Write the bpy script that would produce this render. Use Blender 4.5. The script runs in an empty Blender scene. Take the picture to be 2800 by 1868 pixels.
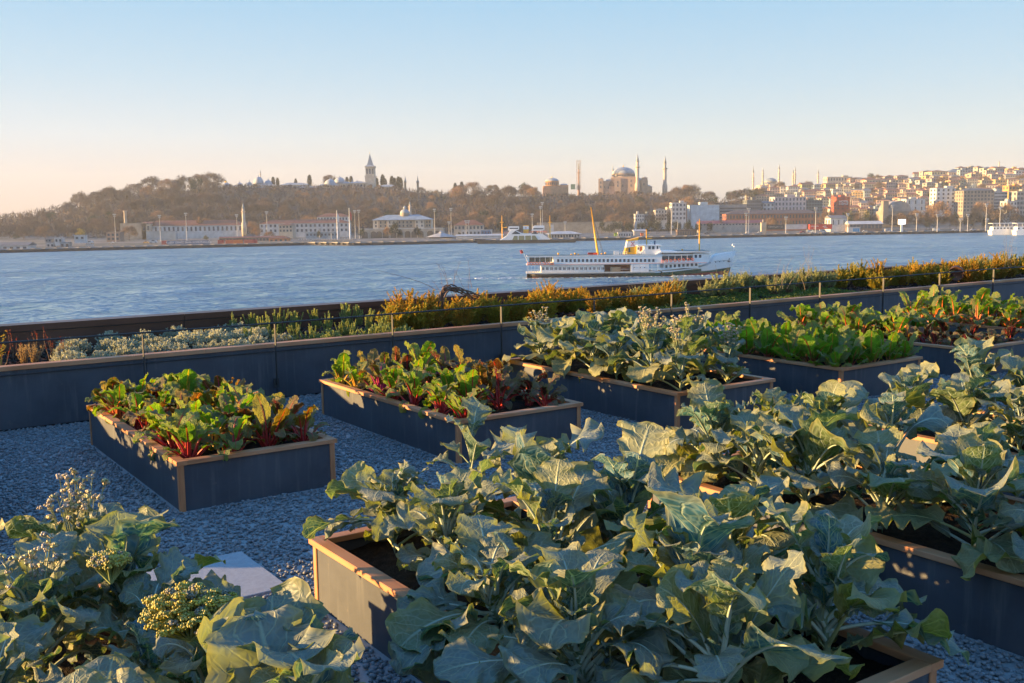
import bpy, math, random
import numpy as np
from mathutils import Matrix, Vector

# ------------------------------------------------------------------ camera, sky, sun, exposure
S = bpy.context.scene
F, PITCH, ROLL, YAW, HC = 2804.8, 0.124888839, -0.01328286, 0.967215964, 2.3
cp, sp, cr, sr = math.cos(PITCH), math.sin(PITCH), math.cos(ROLL), math.sin(ROLL)
M3 = np.array([[cr, -sr, 0], [sr, cr, 0], [0, 0, 1]]) @ np.array([[1, 0, 0], [0, cp, -sp], [0, sp, cp]]) @ np.array([[1, 0, 0], [0, 0, -1], [0, 1, 0.]])
cam = bpy.data.objects.new('camera', bpy.data.cameras.new('camera'))
S.collection.objects.link(cam)
cam.data.sensor_width = 36.0
cam.data.lens = 36.0 * F / 2800
cam.data.clip_start = 0.05
cam.data.clip_end = 20000
rx, up, bk = M3[0], -M3[1], -M3[2]
cam.matrix_world = Matrix(((rx[0], up[0], bk[0], 0), (rx[1], up[1], bk[1], 0), (rx[2], up[2], bk[2], HC), (0, 0, 0, 1)))
cam.data.dof.use_dof = False
S.camera = cam

SUN_AZ, SUN_EL = 92.5, 7.0            # degrees to the left of the view, above the horizon
W = bpy.data.worlds.new('World'); S.world = W; W.use_nodes = True
wn = W.node_tree.nodes; wl = W.node_tree.links
sky = wn.new('ShaderNodeTexSky'); sky.sky_type = 'NISHITA'; sky.sun_disc = False
sky.sun_elevation = math.radians(SUN_EL); sky.sun_rotation = math.radians(-SUN_AZ)
sky.altitude = 0; sky.air_density = 1.0; sky.dust_density = 0.6; sky.ozone_density = 2.5
bg = wn['Background']; bg.inputs['Strength'].default_value = 0.15
EXPO = 2.0
def sky_mix():                         # clear sky whitened and warmed towards the horizon by sea haze
    N_ = wn.new; tc = N_('ShaderNodeTexCoord'); sx = N_('ShaderNodeSeparateXYZ'); wl.new(tc.outputs['Generated'], sx.inputs[0])
    def ramp(stops):
        r = N_('ShaderNodeValToRGB'); r.color_ramp.interpolation = 'EASE' if 0 else 'LINEAR'; el = r.color_ramp.elements
        while len(el) < len(stops): el.new(.5)
        for e_, (p_, c_) in zip(el, stops): e_.position = p_; e_.color = (*c_, 1)
        wl.new(sx.outputs['Z'], r.inputs[0]); return r.outputs[0]
    cool = ramp([(0, (.65, .56, .52)), (.03, (.69, .65, .63)), (.065, (.67, .745, .78)), (.115, (.53, .70, .83)), (.19, (.37, .625, .85)), (.4, (.22, .55, 1.08)), (1, (.11, .43, 1.06))])
    warm = ramp([(0, (.84, .635, .53)), (.03, (.84, .70, .655)), (.075, (.77, .80, .845)), (.13, (.57, .73, .86)), (.2, (.39, .64, .86)), (.4, (.23, .56, 1.08)), (1, (.11, .43, 1.06))])
    f = N_('ShaderNodeMapRange'); f.interpolation_type = 'SMOOTHSTEP'; wl.new(sx.outputs['X'], f.inputs[0]); f.inputs[1].default_value = .25; f.inputs[2].default_value = -.55
    m1 = N_('ShaderNodeMix'); m1.data_type = 'RGBA'; wl.new(f.outputs[0], m1.inputs[0]); wl.new(cool, m1.inputs[6]); wl.new(warm, m1.inputs[7])
    sc = N_('ShaderNodeVectorMath'); sc.operation = 'SCALE'; wl.new(m1.outputs[2], sc.inputs[0]); sc.inputs['Scale'].default_value = 1 / (bg.inputs['Strength'].default_value * 2 ** EXPO)
    m2 = N_('ShaderNodeMix'); m2.data_type = 'RGBA'; m2.inputs[0].default_value = .96; wl.new(sky.outputs[0], m2.inputs[6]); wl.new(sc.outputs[0], m2.inputs[7])
    wl.new(m2.outputs[2], bg.inputs['Color'])
sky_mix()
sun = bpy.data.objects.new('sun', bpy.data.lights.new('sun', 'SUN'))
S.collection.objects.link(sun)
sun.data.energy = 5.0; sun.data.angle = math.radians(0.55); sun.data.color = (1.0, 0.62, 0.24)
a, e = math.radians(SUN_AZ), math.radians(SUN_EL)
sd = Vector((-math.sin(a) * math.cos(e), math.cos(a) * math.cos(e), math.sin(e)))
sun.rotation_euler = sd.to_track_quat('Z', 'Y').to_euler()
S.view_settings.view_transform = 'Standard'; S.view_settings.look = 'None'
S.view_settings.gamma = 1; S.view_settings.use_curve_mapping = False
S.view_settings.exposure = EXPO
try:
    S.cycles.volume_step_rate = 4; S.cycles.volume_bounces = 0; S.cycles.max_bounces = 7
    S.cycles.transparent_max_bounces = 8; S.cycles.diffuse_bounces = 3; S.cycles.glossy_bounces = 3
except Exception: pass

C = S.collection
UD = np.array([math.sin(YAW), math.cos(YAW), 0]); VD = np.array([-math.cos(YAW), math.sin(YAW), 0])
GR = math.pi / 2 - YAW                # rotation that turns local x to the garden's u axis
WATER = HC - 21.5
QUAY = WATER + 2.0
R = random.Random(7)

def Z(u, v, z=0.0): return u * UD + v * VD + np.array([0, 0, z])
def ray(px, py): return M3.T @ np.array([(px - 1400) / F, (py - 934) / F, 1.0])
def G(px, py, z=0.0):
    d = ray(px, py); return np.array([0, 0, HC]) + d * ((z - HC) / d[2])
def at(px, py, Y):
    d = ray(px, py); return np.array([0, 0, HC]) + d * (Y / d[1])
def uv(P): return float(np.dot(P, UD)), float(np.dot(P, VD))

# ------------------------------------------------------------------ mesh builder
class MB:
    def __init__(s): s.V = []; s.Fq = []; s.n = 0; s.uv = []; s.col = []; s.rib = []
    def add(s, V, F, uv=None, col=(1, 1, 1), rib=(1, 1, 1), smooth=False, mat=0):
        V = np.asarray(V, float).reshape(-1, 3)
        s.V.append(V)
        groups = F if isinstance(F, list) and len(F) and isinstance(F[0], np.ndarray) and F[0].ndim == 2 else [F]
        for g in groups:
            if isinstance(g, list):
                byk = {}
                for f in g: byk.setdefault(len(f), []).append(f)
                for k, fs in byk.items(): s.Fq.append((np.array(fs, np.int64) + s.n, smooth, mat))
            else: s.Fq.append((np.asarray(g, np.int64) + s.n, smooth, mat))
        k = len(V); s.n += k
        s.uv.append(np.zeros((k, 2)) if uv is None else np.asarray(uv, float))
        for lst, c in ((s.col, col), (s.rib, rib)):
            c = np.asarray(c, float)
            lst.append(np.tile(c[:3], (k, 1)) if c.ndim == 1 else c)
        return s
    def mesh(s, name, mats):
        me = bpy.data.meshes.new(name)
        if not s.V: return me
        V = np.concatenate(s.V); me.vertices.add(len(V)); me.vertices.foreach_set('co', V.ravel().astype(np.float32))
        nl = sum(f.size for f, _, _ in s.Fq); nf = sum(len(f) for f, _, _ in s.Fq)
        me.loops.add(nl); me.polygons.add(nf)
        li = np.concatenate([f.ravel() for f, _, _ in s.Fq]); ks = np.concatenate([np.full(len(f), f.shape[1]) for f, _, _ in s.Fq])
        st = np.concatenate([[0], np.cumsum(ks)[:-1]])
        me.loops.foreach_set('vertex_index', li.astype(np.int32))
        me.polygons.foreach_set('loop_start', st.astype(np.int32))
        me.polygons.foreach_set('use_smooth', np.concatenate([np.full(len(f), sm) for f, sm, _ in s.Fq]).astype(bool))
        me.polygons.foreach_set('material_index', np.concatenate([np.full(len(f), m) for f, _, m in s.Fq]).astype(np.int32))
        at_ = me.attributes.new('luv', 'FLOAT2', 'POINT'); at_.data.foreach_set('vector', np.concatenate(s.uv).ravel().astype(np.float32))
        for nm, lst in (('col', s.col), ('rib', s.rib)):
            c = np.concatenate(lst); c = np.hstack([c, np.ones((len(c), 1))])
            at_ = me.attributes.new(nm, 'FLOAT_COLOR', 'POINT'); at_.data.foreach_set('color', c.ravel().astype(np.float32))
        for m in (mats if isinstance(mats, (list, tuple)) else [mats]): me.materials.append(m)
        me.update(calc_edges=True); me.validate()
        return me
    # shapes
    def box(s, c, size, rz=0.0, rot=None, col=(1, 1, 1), mat=0):
        x, y, z = [q / 2 for q in size]
        V = np.array([[-x, -y, -z], [x, -y, -z], [x, y, -z], [-x, y, -z], [-x, -y, z], [x, -y, z], [x, y, z], [-x, y, z]])
        if rz:
            ca, sa = math.cos(rz), math.sin(rz); V = V @ np.array([[ca, sa, 0], [-sa, ca, 0], [0, 0, 1]])
        if rot is not None: V = V @ np.array(rot.to_matrix()).T
        Fc = np.array([[0, 3, 2, 1], [4, 5, 6, 7], [0, 1, 5, 4], [1, 2, 6, 5], [2, 3, 7, 6], [3, 0, 4, 7]])
        return s.add(V + np.array(c), Fc, col=col, mat=mat)
    def b2(s, x0, x1, y0, y1, z0, z1, **k):
        return s.box(((x0 + x1) / 2, (y0 + y1) / 2, (z0 + z1) / 2), (x1 - x0, y1 - y0, z1 - z0), **k)
    def tube(s, path, rad, n=6, col=(1, 1, 1), rib=(1, 1, 1), cap=True, smooth=True, mat=0):
        P = np.asarray(path, float); m = len(P); rad = np.broadcast_to(np.asarray(rad, float), (m,))
        T = np.gradient(P, axis=0); T /= np.linalg.norm(T, axis=1)[:, None] + 1e-12
        ref = np.array([0, 0, 1.0]) if abs(T[:, 2]).mean() < .8 else np.array([1.0, 0.13, 0])
        A = np.cross(T, ref); A /= np.linalg.norm(A, axis=1)[:, None] + 1e-12; B = np.cross(T, A)
        an = np.arange(n) * 2 * math.pi / n
        V = (P[:, None] + rad[:, None, None] * (np.cos(an)[None, :, None] * A[:, None] + np.sin(an)[None, :, None] * B[:, None])).reshape(-1, 3)
        i, j = np.meshgrid(np.arange(m - 1), np.arange(n), indexing='ij'); j2 = (j + 1) % n
        Fc = np.stack([i * n + j, i * n + j2, (i + 1) * n + j2, (i + 1) * n + j], -1).reshape(-1, 4)
        fs = [Fc]
        if cap and n > 2: fs += [np.array([list(range(n))]), np.array([list(range((m - 1) * n + n - 1, (m - 1) * n - 1, -1))])]
        return s.add(V, fs, col=col, rib=rib, smooth=smooth, mat=mat)
    def cyl(s, p0, p1, r0, r1=None, n=8, **k): return s.tube([p0, p1], [r0, r0 if r1 is None else r1], n, **k)
    def lathe(s, prof, n=12, c=(0, 0, 0), col=(1, 1, 1), smooth=True, mat=0, a0=0.0):
        pr = np.asarray(prof, float); m = len(pr); an = np.arange(n) * 2 * math.pi / n + a0
        V = np.stack([pr[:, 0, None] * np.cos(an), pr[:, 0, None] * np.sin(an), np.repeat(pr[:, 1, None], n, 1)], -1).reshape(-1, 3) + np.array(c)
        i, j = np.meshgrid(np.arange(m - 1), np.arange(n), indexing='ij'); j2 = (j + 1) % n
        Fc = np.stack([i * n + j, i * n + j2, (i + 1) * n + j2, (i + 1) * n + j], -1).reshape(-1, 4)
        fs = [Fc, np.array([list(range(n - 1, -1, -1))]), np.array([list(range((m - 1) * n, m * n))])]
        return s.add(V, fs, col=col, smooth=smooth, mat=mat)
    def dome(s, c, r, h=None, n=16, m=6, **k):
        h = r if h is None else h; t = np.linspace(0, math.pi / 2 * .97, m)
        return s.lathe(np.stack([r * np.cos(t), h * np.sin(t)], 1), n, c, **k)
    def prism(s, poly, y0, y1, col=(1, 1, 1), mat=0):   # polygon in x,z extruded along y
        p = np.array(poly, float); n = len(p)
        V = np.vstack([np.c_[p[:, 0], np.full(n, y0), p[:, 1]], np.c_[p[:, 0], np.full(n, y1), p[:, 1]]])
        Fc = [list(range(n)), list(range(2 * n - 1, n - 1, -1))] + [[(i + 1) % n, i, n + i, n + (i + 1) % n] for i in range(n)]
        return s.add(V, Fc, col=col, mat=mat)
    def hip(s, x0, x1, y0, y1, z0, z1, ridge=None, gable=False, mat=0):
        yc = (y0 + y1) / 2; k = 0 if gable else (y1 - y0) / 2 if ridge is None else ridge
        k = min(k, (x1 - x0) / 2 - .01)
        V = [[x0, y0, z0], [x1, y0, z0], [x1, y1, z0], [x0, y1, z0], [x0 + k, yc, z1], [x1 - k, yc, z1]]
        return s.add(V, [[0, 1, 5, 4], [2, 3, 4, 5], [1, 2, 5], [3, 0, 4], [3, 2, 1, 0]], mat=mat)

def tag(o, label=None, cat=None, group=None, kind=None):
    for k, v in (('label', label), ('category', cat), ('group', group), ('kind', kind)):
        if v: o[k] = v
    return o
def link(name, me, parent=None):
    o = bpy.data.objects.new(name, me); C.objects.link(o)
    if parent is not None: o.parent = parent
    return o
def obj(name, mb, mats, parent=None, loc=None, rz=0.0):
    o = link(name, mb.mesh(name, mats) if isinstance(mb, MB) else mb, parent)
    if loc is not None: o.location = loc
    if rz: o.rotation_euler = (0, 0, rz)
    return o
def thing(name, label, cat, loc=(0, 0, 0), rz=0.0, group=None, kind=None):
    o = link(name, None); o.location = [float(q) for q in loc]; o.rotation_euler = (0, 0, rz); o.empty_display_size = .3
    return tag(o, label, cat, group, kind)
KIDS = {}
def dup(root, loc, rz=0.0, scale=1.0, label=None, group=None):
    r = root.copy(); C.objects.link(r); r.location = [float(q) for q in loc]; r.rotation_euler = (0, 0, rz)
    r.scale = (scale,) * 3 if not hasattr(scale, '__len__') else scale
    if label: r['label'] = label
    if group: r['group'] = group
    for ch in [o for o in KIDS.setdefault(root.name, [c for c in root.children])]:
        c = ch.copy(); C.objects.link(c); c.parent = r
        for g in ch.children:
            d = g.copy(); C.objects.link(d); d.parent = c
    return r
def struct(name, mb, m, **k):
    o = obj(name, mb, m, **k); o['kind'] = 'structure'; return o

# ------------------------------------------------------------------ materials
class NT:
    def __init__(s, name):
        s.m = bpy.data.materials.new(name); s.m.use_nodes = True; s.t = s.m.node_tree; s.n = s.t.nodes; s.l = s.t.links
        s.b = s.n['Principled BSDF']; s.out = s.n['Material Output']
    def new(s, t, **k):
        n = s.n.new('ShaderNode' + t)
        for a_, v in k.items(): setattr(n, a_, v)
        return n
    def set(s, node, i, v):
        if hasattr(v, 'is_linked') or isinstance(v, bpy.types.NodeSocket): s.l.new(v, node.inputs[i])
        else: node.inputs[i].default_value = v
    def math(s, op, a_, b_=0.0, c_=0.0, clamp=False):
        n = s.new('Math', operation=op, use_clamp=clamp)
        for i, v in enumerate((a_, b_, c_)):
            s.set(n, i, v)
        return n.outputs[0]
    def smooth(s, x, lo, hi):
        n = s.new('MapRange', interpolation_type='SMOOTHSTEP'); s.set(n, 0, x); n.inputs[1].default_value = lo; n.inputs[2].default_value = hi
        return n.outputs[0]
    def mix(s, f, a_, b_, mode='MIX'):
        n = s.new('Mix', data_type='RGBA', blend_type=mode); s.set(n, 0, f)
        for i, v in ((6, a_), (7, b_)):
            if isinstance(v, tuple) and len(v) == 3: v = (*v, 1)
            s.set(n, i, v)
        return n.outputs[2]
    def attr(s, nm, out='Color'):
        n = s.new('Attribute'); n.attribute_name = nm; return n.outputs[out]
    def coord(s, which='Object'): return s.new('TexCoord').outputs[which]
    def noise(s, vec=None, scale=5, detail=3, rough=.5, out=0, dist=0.0):
        n = s.new('TexNoise'); n.inputs['Scale'].default_value = scale; n.inputs['Detail'].default_value = detail; n.inputs['Roughness'].default_value = rough
        n.inputs['Distortion'].default_value = dist
        if vec is not None: s.l.new(vec, n.inputs['Vector'])
        return n.outputs[out]
    def mapping(s, vec, scale=(1, 1, 1), rot=(0, 0, 0)):
        n = s.new('Mapping'); s.l.new(vec, n.inputs[0]); n.inputs['Scale'].default_value = scale; n.inputs['Rotation'].default_value = rot; return n.outputs[0]
    def bump(s, h, st=.3, dist=.01):
        n = s.new('Bump'); n.inputs['Strength'].default_value = st; n.inputs['Distance'].default_value = dist; s.l.new(h, n.inputs['Height'])
        s.l.new(n.outputs[0], s.b.inputs['Normal']); return n.outputs[0]
    def base(s, c, rough=.6, metal=0.0, spec=.5):
        s.set(s.b, 'Base Color', (*c, 1) if isinstance(c, tuple) else c); s.set(s.b, 'Roughness', rough); s.set(s.b, 'Metallic', metal); s.set(s.b, 'Specular IOR Level', spec)
        return s.m
def plain(name, c, rough=.6, var=.25, scale=1.5, metal=0.0, bump=0.0, spec=.4):
    t = NT(name); n = t.noise(t.coord(), scale, 4, .6)
    f = t.smooth(n, .3, .7)
    col = t.mix(f, tuple(q * (1 - var) for q in c), tuple(min(1, q * (1 + var * .6)) for q in c))
    t.base(col, rough, metal, spec)
    if bump: t.bump(t.noise(t.coord(), scale * 12, 4, .6), bump, .01)
    return t.m
MATS = {}
def far(c, rough=.75):      # weathered painted or stone wall of a distant building
    k = tuple(round(q, 3) for q in c) + (rough,)
    if k not in MATS: MATS[k] = plain('wall_finish', c, rough, .18, .25)
    return MATS[k]
# ------------------------------------------------------------------ materials of the roof garden
def wood_mat():
    t = NT('larch_wood'); v = t.coord()
    # grain runs along the longest local axis, stored per board in the 'luv' attribute
    g = t.attr('luv', 'Vector'); m = t.mapping(g, (1.3, 46, 1)); n = t.noise(m, 1.0, 5, .62, dist=.6)
    n2 = t.noise(v, 1.1, 3, .5)
    c = t.mix(t.smooth(n, .32, .72), (.50, .215, .095), (.37, .14, .058)); c = t.mix(t.smooth(n2, .35, .7), c, (.54, .28, .15))
    t.base(c, .62, 0, .3); t.bump(n, .25, .004); return t.m
def panel_mat():
    t = NT('fibre_cement_panel'); v = t.coord(); n = t.noise(v, 2.2, 5, .65); n2 = t.noise(t.mapping(v, (14, 14, 1.2)), 1, 3, .6); n3 = t.noise(v, 240, 2, .5)
    c = t.mix(t.smooth(n, .3, .72), (.042, .048, .062), (.066, .074, .090)); c = t.mix(t.math('MULTIPLY', t.smooth(n2, .52, .78), .6), c, (.12, .125, .13)); n4 = t.noise(v, 7, 5, .75); c = t.mix(t.math('MULTIPLY', t.smooth(n4, .62, .72), .35), c, (.16, .14, .12))
    t.base(c, t.math('ADD', t.math('MULTIPLY', n, .2), .45), 0, .45); t.bump(n3, .15, .002); return t.m
def pebble_mat():
    t = NT('slate_pebbles'); c = t.mix(t.attr('col', 'Fac'), (.14, .148, .16), (.33, .338, .345)); n = t.noise(t.coord(), 60, 3, .6)
    c = t.mix(t.math('MULTIPLY', n, .5), c, (.06, .062, .07)); t.base(c, .55, 0, .4); t.bump(n, .3, .003); return t.m
def soil_mat():
    t = NT('garden_soil'); v = t.coord(); n = t.noise(v, 18, 6, .7); n2 = t.noise(v, 70, 3, .6)
    t.base(t.mix(t.smooth(n, .3, .7), (.018, .012, .009), (.060, .036, .022)), .95, 0, .15); t.bump(t.math('ADD', n, n2), 1.0, .03); return t.m
def bronze_mat():
    t = NT('bronze_cladding'); n = t.noise(t.mapping(t.coord(), (.5, .5, 2)), 1.2, 4, .6)
    t.base(t.mix(t.smooth(n, .3, .7), (.085, .043, .03), (.14, .072, .048)), .45, .4, .4); return t.m
WOOD, PANEL, PEB, SOIL, BRONZE = wood_mat(), panel_mat(), pebble_mat(), soil_mat(), bronze_mat()
STEEL = plain('galvanised_steel', (.055, .052, .05), .6, .15, 3, .2)
DARKSTEEL = plain('dark_steel', (.06, .065, .075), .45, .2, 3, .5)
SLABM = plain('granite_slab', (.33, .33, .345), .75, .12, 40, 0, .2)
DECKM = plain('roof_membrane', (.035, .038, .044), .9, .3, 6)

def board(mb, p0, p1, w, h, up=(0, 0, 1), seg=1):      # a plank between two points, grain along it
    p0, p1 = np.array(p0, float), np.array(p1, float); L = np.linalg.norm(p1 - p0); t = (p1 - p0) / L
    s = np.cross(t, np.array(up, float)); s /= np.linalg.norm(s); n = np.cross(s, t)
    b = min(.004, w * .12)
    pr = [(-w / 2 + b, -h / 2), (w / 2 - b, -h / 2), (w / 2, -h / 2 + b), (w / 2, h / 2 - b), (w / 2 - b, h / 2), (-w / 2 + b, h / 2), (-w / 2, h / 2 - b), (-w / 2, -h / 2 + b)]
    V, U = [], []; o = R.random() * 9
    for q, P in ((0, p0), (L, p1)):
        for k, (a_, c_) in enumerate(pr): V.append(P + s * a_ + n * c_); U.append((q + o, (a_ + c_) * .5 + o))
    Fc = [[i, (i + 1) % 8, 8 + (i + 1) % 8, 8 + i] for i in range(8)] + [list(range(7, -1, -1)), list(range(8, 16))]
    mb.add(V, Fc, uv=U)
    return mb

# ------------------------------------------------------------------ roof deck and gravel
mb = MB(); mb.b2(-14, 40, -2, 14.7, -1.2, -.03); mb.b2(-14, -1.2, -12, -2.0, -1.2, -.03); mb.b2(-1.2, 40, -12, -2.0, -1.2, -.03)
struct('roof_deck', mb, DECKM, rz=GR)
BEDS = {}   # name: (u0, u1, v0, v1)
ROW1, ROW2 = (7.95, 11.02), (2.38, 5.55)
for k, (u0, u1) in enumerate([(-.32, 1.02), (2.28, 3.65), (4.85, 6.34), (7.43, 8.95), (10.12, 11.74), (12.85, 14.4), (15.5, 17.0)]):
    BEDS['r1', k] = (u0, u1, 7.74 if k > 2 else 7.95, 11.02)
for k, (u0, u1) in enumerate([(-.22, 1.22), (2.34, 3.84), (5.0, 6.45), (7.55, 9.0), (10.1, 11.6), (12.7, 14.2)]):
    BEDS['r2', k] = (u0, u1, 2.38, 5.55)
def inbed(u, v, m=0.0):
    r = np.zeros(u.shape, bool)
    for u0, u1, v0, v1 in BEDS.values(): r |= (u > u0 - m) & (u < u1 + m) & (v > v0 - m) & (v < v1 + m)
    return r
SLABS = [(1.52, 2.33, 5.86, 6.70), (2.70, 3.5, 5.72, 6.42), (.38, 1.19, 5.86, 6.70)]
def pebbles():
    g = np.random.default_rng(3)
    t = (1 + 5 ** .5) / 2
    iv = np.array([[-1, t, 0], [1, t, 0], [-1, -t, 0], [1, -t, 0], [0, -1, t], [0, 1, t], [0, -1, -t], [0, 1, -t], [t, 0, -1], [t, 0, 1], [-t, 0, -1], [-t, 0, 1]]) / math.hypot(1, t)
    it = np.array([[0, 11, 5], [0, 5, 1], [0, 1, 7], [0, 7, 10], [0, 10, 11], [1, 5, 9], [5, 11, 4], [11, 10, 2], [10, 7, 6], [7, 1, 8], [3, 9, 4], [3, 4, 2], [3, 2, 6], [3, 6, 8], [3, 8, 9], [4, 9, 5], [2, 4, 11], [6, 2, 10], [8, 6, 7], [9, 8, 1]])
    N = 240000
    u = g.uniform(-3.0, 15, N); v = g.uniform(2.0, 12.27, N)
    P = u[:, None] * UD + v[:, None] * VD
    c = (P - [0, 0, HC]) @ M3.T; sx = 1400 + F * c[:, 0] / c[:, 2]; sy = 934 + F * c[:, 1] / c[:, 2]
    ok = ~inbed(u, v, .01) & (c[:, 2] > 1) & (sx > -900) & (sx < 3500) & (sy < 2600)
    for s_ in SLABS: ok &= ~((u > s_[0] - .02) & (u < s_[1] + .02) & (v > s_[2] - .02) & (v < s_[3] + .02))
    P = P[ok]; n = len(P)
    big = np.where(P[:, 1] < 6.2, 1.1, 1.0)
    r = g.uniform(.0085, .0175, n) * big; sc = np.stack([r * g.uniform(.9, 1.5, n), r, r * g.uniform(.5, .8, n)], 1)
    an = g.uniform(0, 6.283, n); tl = g.normal(0, .35, n)
    V = iv[None] * (1 + g.normal(0, .07, (n, 12, 1))) * sc[:, None]
    V = np.stack([V[..., 0], V[..., 1] * np.cos(tl)[:, None] - V[..., 2] * np.sin(tl)[:, None], V[..., 1] * np.sin(tl)[:, None] + V[..., 2] * np.cos(tl)[:, None]], -1)
    V = np.stack([V[..., 0] * np.cos(an)[:, None] - V[..., 1] * np.sin(an)[:, None], V[..., 0] * np.sin(an)[:, None] + V[..., 1] * np.cos(an)[:, None], V[..., 2]], -1)
    P[:, 2] = g.uniform(-.014, .006, n); V += P[:, None]
    Fc = (it[None] + 12 * np.arange(n)[:, None, None]).reshape(-1, 3)
    gcol = np.repeat(g.beta(1.6, 2.2, n), 12)[:, None] * np.ones(3)
    m_ = MB(); m_.add(V.reshape(-1, 3), Fc, col=gcol, smooth=True)
    o = obj('gravel', m_, PEB); tag(o, 'loose blue grey slate pebbles covering the paths between the beds', 'gravel', kind='stuff')
pebbles()
mb = MB(); mb.b2(-14, 40, -12, 12.27, -.03, -.012); struct('gravel_base', mb, PEB, rz=GR)
for k, (s_, lab) in enumerate(zip(SLABS, ['pale square paving slab in the gravel between the broccoli at the left and the wooden corner post', 'pale paving slab mostly hidden behind the corner post of the nearest right bed', 'pale paving slab behind the tall leaves of the left foreground bed'])):
    m_ = MB(); m_.b2(-.405, .405, -(s_[3] - s_[2]) / 2, (s_[3] - s_[2]) / 2, -.04, .012)
    o = obj('paving_slab', m_, SLABM, loc=Z((s_[0] + s_[1]) / 2, (s_[2] + s_[3]) / 2), rz=GR); tag(o, lab, 'paving slab', 'paving slabs in the gravel path')
    bv = o.modifiers.new('bevel', 'BEVEL'); bv.width = .004

# ------------------------------------------------------------------ raised beds
BED_LABEL = {('r1', 0): 'dark raised bed at the far left edge beside the terrace wall', ('r1', 1): 'dark wood-capped raised bed with rainbow chard, leftmost in the row by the terrace wall', ('r1', 2): 'dark wood-capped raised bed of mixed red and green chard in the middle of the gravel',
 ('r1', 3): 'dark wood-capped raised bed full of collards and seeding broccoli in front of the ferry', ('r1', 4): 'dark wood-capped raised bed packed with upright beet greens', ('r1', 5): 'dark raised bed with purple lettuce and chard at the right', ('r1', 6): 'dark raised bed of bright green chard farthest right near the wall',
 ('r2', 0): 'raised bed under the blue green broccoli at the lower left corner', ('r2', 1): 'nearest raised bed with a sunlit orange wooden corner post', ('r2', 2): 'raised bed under curly kale and broccoli right of the nearest bed', ('r2', 3): 'raised bed hidden under broad collard leaves at the right edge', ('r2', 4): 'raised bed under collards behind the right foreground', ('r2', 5): 'raised bed farthest right under collards'}
BH, CAPW, CAPT = .40, .085, .036
def make_bed(key):
    u0, u1, v0, v1 = BEDS[key]; w, l = u1 - u0, v1 - v0
    t = thing('raised_bed', BED_LABEL[key], 'raised bed', Z((u0 + u1) / 2, (v0 + v1) / 2), GR, 'wood-capped raised beds on the gravel')
    hw, hl = w / 2 - .018, l / 2 - .018; pz = BH - CAPT
    for sx in (-1, 1):
        m_ = MB(); m_.b2(*sorted((sx * (hw - .022), sx * (hw - .008))), -hl + .04, hl - .04, -.02, pz); obj('side_panel', m_, PANEL, t)
        m_ = MB(); m_.b2(-hw + .04, hw - .04, *sorted((sx * (hl - .022), sx * (hl - .008))), -.02, pz); obj('end_panel', m_, PANEL, t)
        for sy in (-1, 1):
            m_ = MB(); board(m_, (sx * (hw - .022), sy * (hl - .022), -.02), (sx * (hw - .022), sy * (hl - .022), pz - .002), .046, .046, (1, 0, 0)); obj('corner_post', m_, WOOD, t)
    for sx in (-1, 1):
        x = sx * (w / 2 - CAPW / 2); m_ = MB(); cut = R.uniform(-.3, .3)
        board(m_, (x, -l / 2, BH - CAPT / 2), (x, cut - .001, BH - CAPT / 2), CAPW, CAPT); board(m_, (x, cut + .001, BH - CAPT / 2), (x, l / 2, BH - CAPT / 2), CAPW, CAPT); obj('cap_rail', m_, WOOD, t)
        y = sx * (l / 2 - CAPW / 2); m_ = MB()
        board(m_, (-w / 2 + CAPW + .001, y, BH - CAPT / 2), (w / 2 - CAPW - .001, y, BH - CAPT / 2), CAPW, CAPT); obj('cap_rail', m_, WOOD, t)
    m_ = MB(); nx, ny = 30, 60; X, Y = np.meshgrid(np.linspace(-hw + .03, hw - .03, nx), np.linspace(-hl + .03, hl - .03, ny), indexing='ij')
    g = np.random.default_rng(int(u0 * 100) % 997 + 5); h = .30 + .012 * np.sin(X * 9) * np.cos(Y * 7) + g.normal(0, .007, X.shape)
    i, j = np.meshgrid(np.arange(nx - 1), np.arange(ny - 1), indexing='ij'); q = i * ny + j
    m_.add(np.stack([X, Y, h], -1).reshape(-1, 3), np.stack([q, q + ny, q + ny + 1, q + 1], -1).reshape(-1, 4), smooth=True)
    obj('soil', m_, SOIL, t)
for key in BEDS: make_bed(key)

# ------------------------------------------------------------------ terrace wall, planting strip, handrail, parapet
U0, U1, WV, WH, PV, PH, SZ = -10.0, 34.0, 12.30, .70, 14.62, .93, .60
t = thing('terrace_wall', 'long dark panelled terrace wall with a wooden cap behind the raised beds', 'wall', Z(12, WV + .05), GR)
edges = [-10, -6.6, -3.2, 0.1, 3.25, 4.85, 6.48, 9.6, 12.1, 15.25, 17.2, 20.95, 24.4, 28, 34]
for a_, b_ in zip(edges[:-1], edges[1:]):
    m_ = MB(); m_.b2(a_ - 12 + .003, b_ - 12 - .003, -.03, .05, .0, WH - .05); obj('wall_panel', m_, PANEL, t)
for a_, b_ in [(-10, -6.4), (-6.4, -2.7), (-2.7, .7), (.7, 3.95), (3.95, 6.48), (6.48, 9.3), (9.3, 12.0), (12.0, 15.9), (15.9, 19.6), (19.6, 23.5), (23.5, 28), (28, 34)]:
    m_ = MB(); board(m_, (a_ - 12 + .001, .02, WH - .025), (b_ - 12 - .001, .02, WH - .025), .14, .05); obj('cap_rail', m_, WOOD, t)
m_ = MB(); m_.cyl((U0 - 12, -.045, .605), (U1 - 12, -.045, .605), .008); obj('lower_rail', m_, DARKSTEEL, t)
m_ = MB(); nx, ny = 300, 24; X, Y = np.meshgrid(np.linspace(U0 - 12, U1 - 12, nx), np.linspace(.02, PV - WV - .03, ny), indexing='ij')
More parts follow.
